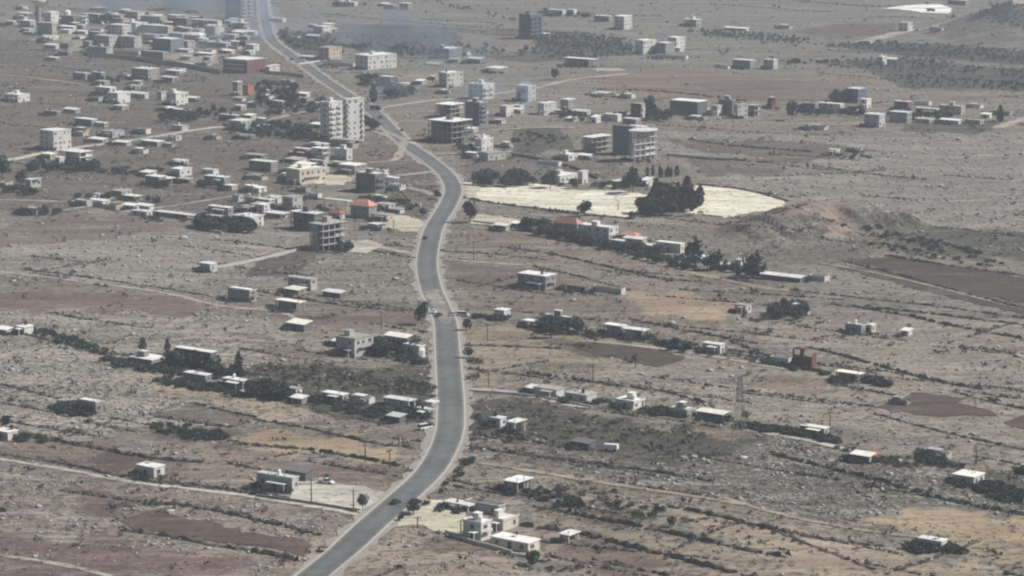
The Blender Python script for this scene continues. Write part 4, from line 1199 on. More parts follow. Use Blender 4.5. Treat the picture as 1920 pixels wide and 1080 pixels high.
(385, 717, 44, 8, 20, 'flat', 'grey', 'roofw', 'broken white-roofed house below the large dark-fronted house'),
(455, 732, 40, 8, 26, 'flat', 'grey', 'roofw', 'house with white wall in front, lower end of the garden cluster'),
(180, 778, 36, 12, 32, 'flat', 'grey', 'roofw', 'white-roofed house in a dark thicket on the pale plain'),
(555, 744, 20, 10, 20, 'flat', 'white', 'roofg', 'small pale house at the left of the roadside cottages'),
(642, 755, 40, 10, 23, 'flat', 'tan', 'roofw', 'white-topped cottage with reddish wall near the dark scrub'),
(692, 758, 38, 8, 13, 'ruin', 'white', 'roofw', 'crumbling white cottage in the roadside cottages'),
(766, 769, 48, 12, 29, 'frame', 'white', 'roofw', 'open white-framed house, largest of the roadside cottages'),
(811, 767, 14, 4, 11, 'canopy', 'white', 'roofw', 'bright white stall roof at the road edge'),
(803, 783, 24, 6, 15, 'flat', 'grey', 'roofw', 'grey cottage closest to the road edge'),
(749, 793, 24, 7, 16, 'shed', 'dark', 'roofm', 'pale-roofed shed below the white-framed house'),
(566, 758, 22, 5, 9, 'shed', 'grey', 'roofw', 'low shed below the small pale house'),
]:
    building(*spec)

# low outbuildings and yard walls leaning around the houses
HOUSES = list(HOUSE_LABELS.items())
rq = random.Random(77)
for (x, y), o in HOUSES:
    lab = o['label']
    n_w = len(lab.split())
    if n_w > 9 or rq.random() < .30 or y < 12 or y > 560 or o['category'] in ('canopy', 'yard', 'ruin') or not 20 < x < 1900: continue
    s = scale_at(x, y)[0]
    left = rq.random() < .6
    k = s / 4.5
    px = x + (-rq.uniform(58, 84) * k if left else rq.uniform(44, 70) * k)
    py = y + (rq.uniform(-9, 1) if left else rq.uniform(-14, -4)) * k
    q = P(px, py)
    if any(math.hypot(q.x - f[0], q.y - f[1]) < f[2] + 3.5 for f in FOOT) or float(np.min(np.hypot(ROADC[:, 0] - q.x, ROADC[:, 1] - q.y))) < 15: continue
    st = rq.choice(('shed', 'shed', 'flat', 'yardwall', 'ruin'))
    nm = {'shed': 'low shed', 'flat': 'small outbuilding', 'yardwall': 'low walled yard', 'ruin': 'broken low walls'}[st]
    building(px, py, rq.uniform(22, 44) * k, rq.uniform(8, 16) * k, rq.uniform(14, 19) * k, st, rq.choice(('white', 'stone', 'grey', 'tan')), rq.choice(('roofw', 'roofw', 'roofg', 'roofc')),
             '%s just %s of the %s' % (nm, 'left' if left else 'right', lab), rq.choice((36, 36, 33, 40)),
             'outbuilding' if st == 'flat' else None, 'outbuilding' if st == 'flat' else None)

def dense(x, y):
    return (x < 500 and y < 130) or (480 < x < 960 and 150 < y < 430) or (1180 < x < 1450 and 180 < y < 240) or (1490 < x < 1870 and 180 < y < 240) or (150 < x < 500 and 130 < y < 430)
for rep in range(2):
    for (x, y), o in HOUSES:
        lab = o['label']
        if not dense(x, y) or len(lab.split()) > 9 or rq.random() < .25 or o['category'] in ('canopy', 'yard', 'ruin') or y < 12: continue
        s = scale_at(x, y)[0]; k = s / 3.2
        front = rep == 0
        px = x + rq.uniform(-34, 14) * k; py = y + (rq.uniform(9, 15) if front else -rq.uniform(15, 24)) * k
        q = P(px, py)
        if any(math.hypot(q.x - f[0], q.y - f[1]) < f[2] * .8 + 3.0 for f in FOOT) or float(np.min(np.hypot(ROADC[:, 0] - q.x, ROADC[:, 1] - q.y))) < 14: continue
        st = rq.choice(('shed', 'flat', 'flat', 'yardwall', 'ruin', 'frame'))
        nm = {'shed': 'little shed', 'flat': 'little house', 'yardwall': 'walled yard', 'ruin': 'rubble walls', 'frame': 'open shelter'}[st]
        building(px, py, rq.uniform(14, 32) * k, rq.uniform(6, 14) * k, rq.uniform(9, 14) * k, st, rq.choice(('white', 'stone', 'grey', 'tan', 'white')), rq.choice(('roofw', 'roofw', 'roofw', 'roofg', 'roofm')),
                 '%s %s the %s' % (nm, 'in front of' if front else 'behind', lab), rq.choice((36, 36, 33, 40)),
                 {'flat': 'outbuilding', 'frame': 'shelter'}.get(st), {'flat': 'outbuilding', 'frame': 'shelter'}.get(st))

# extra forms on particular buildings
def water_tower():
    p = P(72, 40); s, sd = scale_at(72, 40)
    root = bpy.data.objects.new('water_tower', None); COL.objects.link(root); root.location = p
    tag(root, 'tall concrete water tower with flared white bowl at the town edge', 'water tower')
    h = 29 / s
    link('shaft', MB().lathe([(2.9, -1), (2.3, h * .5), (2.3, h)], 14).mesh('shaft', M['concd']), root)
    link('bowl', MB().lathe([(2.3, h - .2), (3.4, h + .4), (6.6, h + 4.0), (6.9, h + 5.6), (.1, h + 7.0)], 18).mesh('bowl', M['roofw']), root)
water_tower()
def round_thing(name, px, py, r, prof, mt, label, cat):
    p = P(px, py)
    o = link(name, MB().lathe(prof, 16).mesh(name, mt), None, p); tag(o, label, cat); return o
round_thing('dome_tank', 237, 84, 3, [(3.3, -.4), (3.3, 1.5), (2.6, 3.0), (1.2, 3.8), (.02, 4.0)], M['roofw'], 'white dome tank between the grey town houses', 'tank')
round_thing('round_tank', 789, 668, 2, [(1.7, -.4), (1.7, 2.5), (1.5, 2.9), (.02, 3.1)], M['roofw'], 'round white tank at the corner of the roadside garden house', 'tank')
round_thing('round_tank', 701, 660, 2, [(1.1, -.4), (1.2, 2.2), (.9, 2.8), (.02, 3.0)], M['roofw'], 'white tank in the garden right of the stone villa', 'tank')
round_thing('arch_tank', 126, 33, 2, [(3.2, -.4), (3.2, 5.4), (2.2, 6.6), (.02, 7.0)], M['roofw'], 'white domed canopy tank behind the dark town house', 'tank')

# the oval roof of the skeleton tower, the school's white bands: parts of their buildings
tw = HOUSE_LABELS[(1190, 304)]
def oval_roof():
    kids = [c for c in tw.children if c.name.startswith('roof')][0]
    zs = max(v.co.z for v in kids.data.vertices)
    xs = [v.co.x for v in kids.data.vertices]; ys = [v.co.y for v in kids.data.vertices]
    m = MB(); cx, cy = (min(xs) + max(xs)) / 2, (min(ys) + max(ys)) / 2
    rx, ry = (max(xs) - min(xs)) * .56, (max(ys) - min(ys)) * .75 + 2
    n = 28
    top = [(cx + rx * math.cos(2 * math.pi * i / n), cy + ry * math.sin(2 * math.pi * i / n), zs + .9) for i in range(n)]
    bot = [(a, b, zs + .25) for a, b, _ in top]
    m.poly(top).poly(bot[::-1])
    for i in range(n):
        j = (i + 1) % n; m.poly([bot[i], bot[j], top[j], top[i]])
    link('oval_roof', m.mesh('oval_roof', M['roofw']), tw)
oval_roof()
sc_ = HOUSE_LABELS[(463, 138)]
def bands():
    w = [c for c in sc_.children if c.name.startswith('wall')][0]
    a = max(v.co.y for v in w.data.vertices); h = max(v.co.z for v in w.data.vertices)
    for k in (.33, .66, .93):
        link('balcony', MB().box(-.5, -.006, a * .12, a * .9, h * k - .5, h * k + .5).mesh('balcony', M['white']), sc_)
bands()

def greenhouse():
    p = P(824, 126); s, _ = scale_at(824, 126)
    root = bpy.data.objects.new('greenhouse', None); COL.objects.link(root); root.location = p; root.rotation_euler = (0, 0, R(54))
    tag(root, 'white arched greenhouse on the straw plot behind the white block', 'greenhouse')
    L, r_ = 34 / s, 2.7
    m = MB(); n = 9
    for k in range(n):
        t0, t1 = math.pi * k / n, math.pi * (k + 1) / n
        q = [(r_ - r_ * math.cos(t), r_ * 1.1 * math.sin(t)) for t in (t0, t1)]
        m.poly([(q[0][0], 0, q[0][1]), (q[1][0], 0, q[1][1]), (q[1][0], L, q[1][1]), (q[0][0], L, q[0][1])])
    link('cover', m.mesh('cover', M['roofw']), root)
    e = [(r_ - r_ * math.cos(math.pi * k / n), 0, r_ * 1.1 * math.sin(math.pi * k / n)) for k in range(n + 1)]
    link('end_wall', MB().poly(e).mesh('end_wall', M['dark']), root)
greenhouse()

# ------------------------------------------------------------------ built walls
def built_wall(px, h, w, mt, label, name='boundary_wall'):
    l = smooth(wpoly(px), 4.0)
    a, b = offset_line(l, w)
    m = MB()
    for i in range(len(l) - 1):
        z0 = float(height(*l[i])); z1 = float(height(*l[i + 1]))
        g = .01
        v = [(*a[i], z0 - .6), (*b[i], z0 - .6), (*b[i + 1], z1 - .6), (*a[i + 1], z1 - .6), (*a[i], z0 + h), (*b[i], z0 + h), (*b[i + 1], z1 + h), (*a[i + 1], z1 + h)]
        n = len(m.v); m.v += v
        m.f += [(n + 4, n + 5, n + 6, n + 7), (n + 1, n + 2, n + 6, n + 5), (n + 3, n, n + 4, n + 7)]
        m.mi += [0] * 3
        if i == 0: m.f.append((n, n + 1, n + 5, n + 4)); m.mi.append(0)
        if i == len(l) - 2: m.f.append((n + 2, n + 3, n + 7, n + 6)); m.mi.append(0)
    o = link(name, m.mesh(name, mt), None); tag(o, label, 'wall')
for px, h, w, mt, lab in [
    ([(163, 106), (240, 112), (330, 124), (415, 139)], 3.4, .5, M['tan'], 'long tan compound wall along the lower edge of the town'),
    ([(497, 138), (545, 142), (570, 146)], 2.4, .5, M['tan'], 'short tan wall continuing past the school'),
    ([(480, 931), (580, 945), (665, 959)], .9, .4, M['concd'], 'low concrete kerb wall along the front of the pale garage yard'),
    ([(470, 926), (510, 928), (545, 934)], .5, .4, M['white'], 'white plinth in front of the garage'),
    ([(835, 1000), (880, 1018), (920, 1028), (960, 1040)], 1.2, .4, M['cream'], 'cream wall below the tall white compound house'),
    ([(960, 1042), (985, 1046), (1005, 1050)], 1.0, .4, M['white'], 'short white wall below the long cream house'),
    ([(405, 504), (480, 489), (560, 470)], 1.2, .5, M['stone'], 'stone wall running from the small block shed'),
    ([(880, 734), (1000, 744), (1110, 765)], .8, .4, M['white'], 'pale low wall in front of the ridge row'),
    ([(888, 416), (985, 428)], .9, .4, M['stone'], 'low wall in front of the roadside cream yard'),
    ([(1250, 292), (1330, 299), (1400, 303)], 1.4, .5, M['grey'], 'grey wall right of the skeleton tower'),
    ([(1120, 336), (1080, 318), (1010, 300), (960, 292)], 1.6, .5, M['dark'], 'dark wall behind the villa on the cream field'),
    ([(640, 115), (600, 116), (560, 122)], 1.4, .4, M['white'], 'white roadside wall opposite the school'),
]:
    built_wall(px, h, w, mt, lab)
# ------------------------------------------------------------------ rubble field walls
def rubble_wall(px, h, label, w=1.5):
    l = smooth(wpoly(px), 1.6)
    m = MB(); prev = None
    k = 6
    for i, p in enumerate(l):
        a = l[max(0, i - 1)]; b = l[min(len(l) - 1, i + 1)]
        d = (b - a) / (np.linalg.norm(b - a) + 1e-9); nr = np.array([-d[1], d[0]])
        p = p + nr * rnd.uniform(-.5, .5)
        hh = h * .78 * rnd.uniform(.3, 1.3); ww = w * rnd.uniform(.5, 1.3)
        z = float(height(*p))
        n = len(m.v)
        for u, q in ((-.5, -.4), (-.42, .45), (-.12, 1.0), (.2, .95), (.45, .4), (.5, -.4)):
            qq = p + nr * ww * (u + rnd.uniform(-.1, .1))
            m.v.append((qq[0], qq[1], z + (q * hh * rnd.uniform(.8, 1.2) if q > 0 else q)))
        if prev is not None and rnd.random() > .08:
            for c in range(k - 1):
                m.f.append((prev + c, n + c, n + c + 1, prev + c + 1)); m.mi.append(0)
        prev = n
    o = link('stone_wall', m.mesh('stone_wall', M['rubble'])); tag(o, label, 'wall')
    WALLS.append((l, w))
WALLS = []
for px, h, lab in [
    ([(60, 820), (180, 841), (280, 859), (380, 868)], 1.3, 'dark stone wall above the lone white-roofed house by the track'),
    ([(-10, 850), (120, 870), (240, 896)], .9, 'dark stone wall just above the upper reach of the dirt track'),
    ([(300, 902), (400, 914), (480, 925)], .8, 'dark stone wall between the lone track house and the garage'),
    ([(430, 833), (560, 842), (690, 862), (748, 874)], 1.4, 'stone wall along the lower edge of the orange field'),
    ([(283, 778), (351, 757), (420, 771), (480, 783)], 1.1, 'stone wall round the upper side of the grey fallow plot'),
    ([(480, 785), (442, 801), (360, 792), (288, 780)], 1.0, 'stone wall round the lower side of the grey fallow plot'),
    ([(470, 787), (560, 800), (690, 829), (765, 839)], 1.1, 'stone wall along the upper edge of the orange field'),
    ([(10, 615), (60, 630), (170, 657), (235, 682)], 1.2, 'stone wall under the scrub line at the left'),
    ([(212, 978), (262, 964), (310, 958)], 1.0, 'stone wall round the tip of the brown ploughed field'),
    ([(230, 995), (300, 1004), (400, 1023), (480, 1035), (560, 1052)], 1.4, 'stone wall along the lower edge of the brown ploughed field'),
    ([(200, 953), (330, 947), (480, 975), (600, 1004)], 1.2, 'stone wall above the brown ploughed field'),
    ([(1000, 950), (1062, 960), (1130, 975), (1220, 992), (1310, 1012), (1400, 1032), (1465, 1043)], 1.5, 'long stone wall from the concrete skeleton house across the tan slope'),
    ([(975, 985), (1080, 1000), (1200, 1030), (1320, 1060), (1430, 1088)], 1.6, 'long stone wall starting beside the tiny white hut'),
    ([(1250, 950), (1310, 961), (1410, 983), (1535, 1010), (1660, 1026)], 1.2, 'long stone wall ending at the green-ringed hut'),
    ([(1440, 990), (1540, 1030), (1640, 1068)], .6, 'thin broken stone line low on the straw slope'),
    ([(1440, 850), (1500, 865), (1585, 886), (1685, 912), (1785, 940), (1930, 968)], 1.4, 'stone wall through the grey rocky field below the cream-roofed block house'),
    ([(1510, 652), (1560, 662), (1660, 690), (1760, 716), (1840, 730)], 1.4, 'stone wall running behind the maroon house'),
    ([(1180, 598), (1260, 615), (1340, 630), (1420, 645)], 1.0, 'stone wall below the orange field'),
    ([(1370, 640), (1430, 664), (1485, 682)], 1.0, 'stone wall leading to the maroon house'),
    ([(1600, 575), (1700, 592), (1785, 611), (1940, 640)], 1.3, 'stone wall behind the house on the tan plain'),
    ([(1560, 572), (1720, 586), (1940, 612)], 1.0, 'second stone wall further behind the house on the tan plain'),
    ([(990, 700), (1060, 710), (1140, 722), (1250, 736), (1340, 762)], 1.2, 'stone wall above the ridge row'),
    ([(1640, 776), (1720, 798), (1810, 820), (1940, 848)], 1.0, 'stone wall below the brown field on the right'),
    ([(1560, 720), (1680, 742)], .8, 'short stone wall above the brown field on the right'),
    ([(1790, 735), (1860, 755), (1940, 772)], 1.0, 'stone wall right of the brown field'),
    ([(880, 838), (960, 850), (1110, 870), (1250, 888), (1340, 905)], 1.1, 'stone wall under the scorched field'),
    ([(1260, 292), (1340, 300), (1440, 305), (1500, 303)], 1.3, 'dark bank line right of the skeleton tower'),
    ([(1455, 331), (1560, 326), (1660, 320)], 1.4, 'curved dark stone line on the grey rocky plain'),
    ([(1308, 346), (1400, 358), (1478, 378)], 1.3, 'hedged stone wall behind the far cream field'),
    ([(868, 372), (960, 386), (1040, 396), (1095, 404), (1190, 411)], 1.4, 'hedged stone wall in front of the cream field'),
    ([(940, 464), (1040, 478), (1150, 503), (1260, 528)], 1.1, 'dark stone wall in the slope below the tree row'),
    ([(1000, 500), (1090, 520), (1180, 545)], .9, 'short stone wall beside the broad grey house'),
    ([(480, 516), (540, 503), (600, 488)], 1.2, 'stone wall below the dirt lane of the skeleton block'),
    ([(420, 560), (300, 540), (160, 520), (40, 505)], .8, 'stone line above the pale track on the left'),
    ([(1660, 480), (1760, 496), (1940, 520)], 1.2, 'dark bank above the dark fallow'),
    ([(1590, 492), (1700, 520), (1800, 548), (1940, 585)], 1.1, 'stone line below the dark fallow'),
    ([(1480, 545), (1620, 560), (1760, 575), (1940, 600)], .9, 'stone line on the grey slope below the dark fallow'),
    ([(870, 648), (960, 650), (1060, 655)], 1.0, 'stone line in the tan slope right of the road'),
    ([(700, 470), (740, 478), (780, 485)], .8, 'stone line left of the road by the dirt lane'),
    ([(560, 690), (640, 705), (740, 730), (820, 745)], 1.0, 'stone line through the dark scrub left of the road'),
    ([(480, 545), (560, 560), (680, 578), (770, 582)], 1.0, 'stone line above the brown field left of the road'),
    ([(0, 720), (60, 735), (110, 748)], .7, 'short stone line on the pale plain'),
    ([(1110, 168), (1240, 172), (1400, 190)], 1.4, 'stone line below the red fallow'),
    ([(1290, 262), (1400, 276), (1520, 285)], 1.2, 'stone line by the tiny house of the rocky plain'),
]:
    rubble_wall(px, h, lab)

# ------------------------------------------------------------------ foliage
def crown_mesh(name, n, size, kind, seed, material):
    r = np.random.default_rng(seed)
    V = []; F = []
    lobes = [(r.uniform(-.24, .24), r.uniform(-.24, .24), r.uniform(.42, .8), r.uniform(.2, .32)) for _ in range(9)]
    for i in range(n):
        if kind == 'round':
            cx, cy, cz, rr = lobes[int(r.integers(9))]
            d = r.normal(size=3); d /= np.linalg.norm(d)
            c = np.array([cx, cy, cz]) + d * rr * r.uniform(.55, 1.0) ** .5
            c[2] = max(c[2], .14)
        elif kind == 'cypress':
            z = r.uniform(.04, 1.0); rad = .17 * (math.sin(min(1, z * 1.5 + .15) * math.pi * .5)) * (1 - z ** 2.4) + .012
            a = r.uniform(0, 6.283); q = r.uniform(.5, 1.0)
            c = np.array([math.cos(a) * rad * q, math.sin(a) * rad * q, z])
        else:
            cx, cy, cz, rr = lobes[int(r.integers(9))]
            d = r.normal(size=3); d /= np.linalg.norm(d)
            c = np.array([cx * 1.8, cy * 1.8, cz * .55]) + d * rr * 1.1 * r.uniform(.4, 1.0)
            c[2] = abs(c[2]) * .95
        u = r.normal(size=3); u /= np.linalg.norm(u); w = np.cross(u, r.normal(size=3)); w /= np.linalg.norm(w)
        s1 = size * r.uniform(.6, 1.4); s2 = s1 * r.uniform(.5, .9)
        k = len(V)
        V += [c - u * s1 * .5, c + w * s2 * .5 + u * .1 * s1, c + u * s1 * .5, c - w * s2 * .5]
        F.append((k, k + 1, k + 2, k + 3))
    m = bpy.data.meshes.new(name); m.from_pydata([tuple(v) for v in V], [], F); m.materials.append(material); m.update()
    return m
CROWN = {
    'tree': [crown_mesh('crown', 330, .17, 'round', 40 + i, M['leaf']) for i in range(5)],
    'olive': [crown_mesh('crown', 200, .19, 'round', 50 + i, M['leafg']) for i in range(4)],
    'cypress': [crown_mesh('crown', 300, .10, 'cypress', 60 + i, M['leafd']) for i in range(4)],
    'shrub': [crown_mesh('foliage', 130, .22, 'shrub', 70 + i, M['leaf']) for i in range(4)],
    'brush': [crown_mesh('foliage', 90, .22, 'shrub', 80 + i, M['leafb']) for i in range(3)],
}
def trunk_mesh():
    m = MB()
    m.bar((0, 0, -.06), (.02, 0, .32), .035, 6, .025)
    m.bar((.02, 0, .3), (-.12, .06, .62), .02, 5, .008).bar((.02, 0, .3), (.14, .05, .65), .02, 5, .008).bar((.02, 0, .3), (.02, -.13, .6), .018, 5, .008)
    return m.mesh('trunk', M['bark'])
TRUNK = trunk_mesh()
TN = {'tree': ('garden_tree', 'tree'), 'olive': ('orchard_tree', 'tree'), 'cypress': ('cypress_tree', 'tree'), 'shrub': ('shrub', 'shrub'), 'brush': ('dry_bush', 'bush')}
def plant(px, py, hp, kind, label, group=None, wide=1.0, p=None):
    s = scale_at(px, py)[0]
    p = P(px, py) if p is None else p
    hm = hp / s
    nm, cat = TN[kind]
    r = rnd
    if kind in ('shrub', 'brush'):
        o = link(nm, r.choice(CROWN[kind]), None, p, r.uniform(0, 6.28), (hm * 1.15 * wide, hm * 1.15 * wide, hm))
        tag(o, label, cat, group)
    else:
        o = bpy.data.objects.new(nm, None); COL.objects.link(o); o.location = p
        o.rotation_euler = (0, 0, r.uniform(0, 6.28)); o.scale = (hm * wide, hm * wide, hm)
        tag(o, label, cat, group)
        link('trunk', TRUNK, o); link('crown', r.choice(CROWN[kind]), o)
    return o

# single trees
for t in [
    (680, 957, 30, 'tree', 'lone rounded dark tree at the roadside corner of the pale garage yard', .8),
    (1097, 406, 30, 'tree', 'round dark tree against the front edge of the cream field', 1.0),
    (1184, 411, 15, 'tree', 'small round tree at the front edge of the cream field', 1.2),
    (880, 417, 40, 'tree', 'dark tree at the road bend opposite the cream field', .75),
    (820, 373, 18, 'tree', 'small dark tree on the left verge above the road bend', 1.1),
    (793, 405, 15, 'tree', 'small round tree on the left verge above the cream yard', 1.1),
    (1032, 353, 34, 'tree', 'dark tree covering the shaded side of the villa', 1.0),
    (1076, 354, 22, 'tree', 'dark tree in front of the villa between its windows', 1.1),
    (1187, 362, 46, 'tree', 'large round dark tree left of the villa grove', 1.0),
    (1210, 402, 34, 'tree', 'broad tree at the front corner of the villa grove', 1.0),
    (1304, 499, 50, 'tree', 'largest round tree of the row below the cream field', .95),
    (1341, 506, 38, 'tree', 'dark tree just right of the largest tree of the row', 1.0),
    (1411, 520, 50, 'tree', 'tall dark tree beside the very long white-topped shed', .85),
    (792, 610, 46, 'tree', 'tall dark tree at the left roadside by the parked cars', .62),
    (1034, 634, 40, 'tree', 'dark tree in front of the white-roofed two-storey house', .8),
    (1266, 657, 27, 'tree', 'tree left in a pair on the tree line right of the joined houses', .9),
    (1290, 661, 22, 'tree', 'tree right in a pair on the tree line right of the joined houses', 1.0),
    (268, 665, 33, 'cypress', 'dark cypress above the low pale-roofed house', 1.5),
    (314, 664, 30, 'cypress', 'dark cypress at the left end of the large dark-fronted house', 1.4),
    (448, 702, 44, 'cypress', 'tall cypress right of the large dark-fronted house', 1.3),
    (1220, 222, 46, 'tree', 'tall dark tree beside the reddish house with white end', .65),
    (1485, 225, 36, 'tree', 'dark tree left of the far hamlet', .75),
    (1875, 229, 32, 'cypress', 'dark tree at the right end of the far hamlet', 1.6),
    (1040, 149, 22, 'tree', 'round tree on the plain behind the smoke', .9),
    (545, 205, 36, 'tree', 'large round dark tree below the orange annexe', 1.0),
    (490, 200, 26, 'tree', 'round dark tree left of the larger one below the orange annexe', 1.1),
    (700, 192, 34, 'cypress', 'dark pointed tree at the road junction', 1.6),
    (5, 336, 44, 'tree', 'dark tree at the frame edge left of the whitish house', .8),
    (42, 346, 26, 'tree', 'dark round tree behind the whitish house', 1.1),
    (10, 803, 26, 'tree', 'round dark tree behind the white house at the frame edge', .9),
    (1000, 1062, 30, 'tree', 'dark bushy tree below the end of the long cream house', 1.0),
    (775, 965, 22, 'tree', 'dark spreading tree over the edge of the cream forecourt', 1.5),
    (752, 977, 14, 'tree', 'small dark tree beside the road below the spreading one', 1.1),
    (858, 955, 20, 'cypress', 'small dark pointed tree under the white canopy', 1.3),
    (1365, 795, 18, 'tree', 'small round tree between the cream-roofed barn and the pylon', 1.1),
    (1397, 790, 20, 'tree', 'small dark tree right beside the pylon', .9),
    (1260, 988, 20, 'tree', 'dark bush tree on the tan slope, middle of the stone wall', 1.0),
    (1330, 972, 17, 'tree', 'round bush tree on the tan slope, right of the other', 1.2),
    (875, 620, 22, 'tree', 'brownish tree at the right verge below the roadside cars', 1.0),
    (878, 672, 22, 'tree', 'dark tree at the right verge opposite the green garden', .9),
]:
    plant(*t[:5], None, t[5])

WISH = []
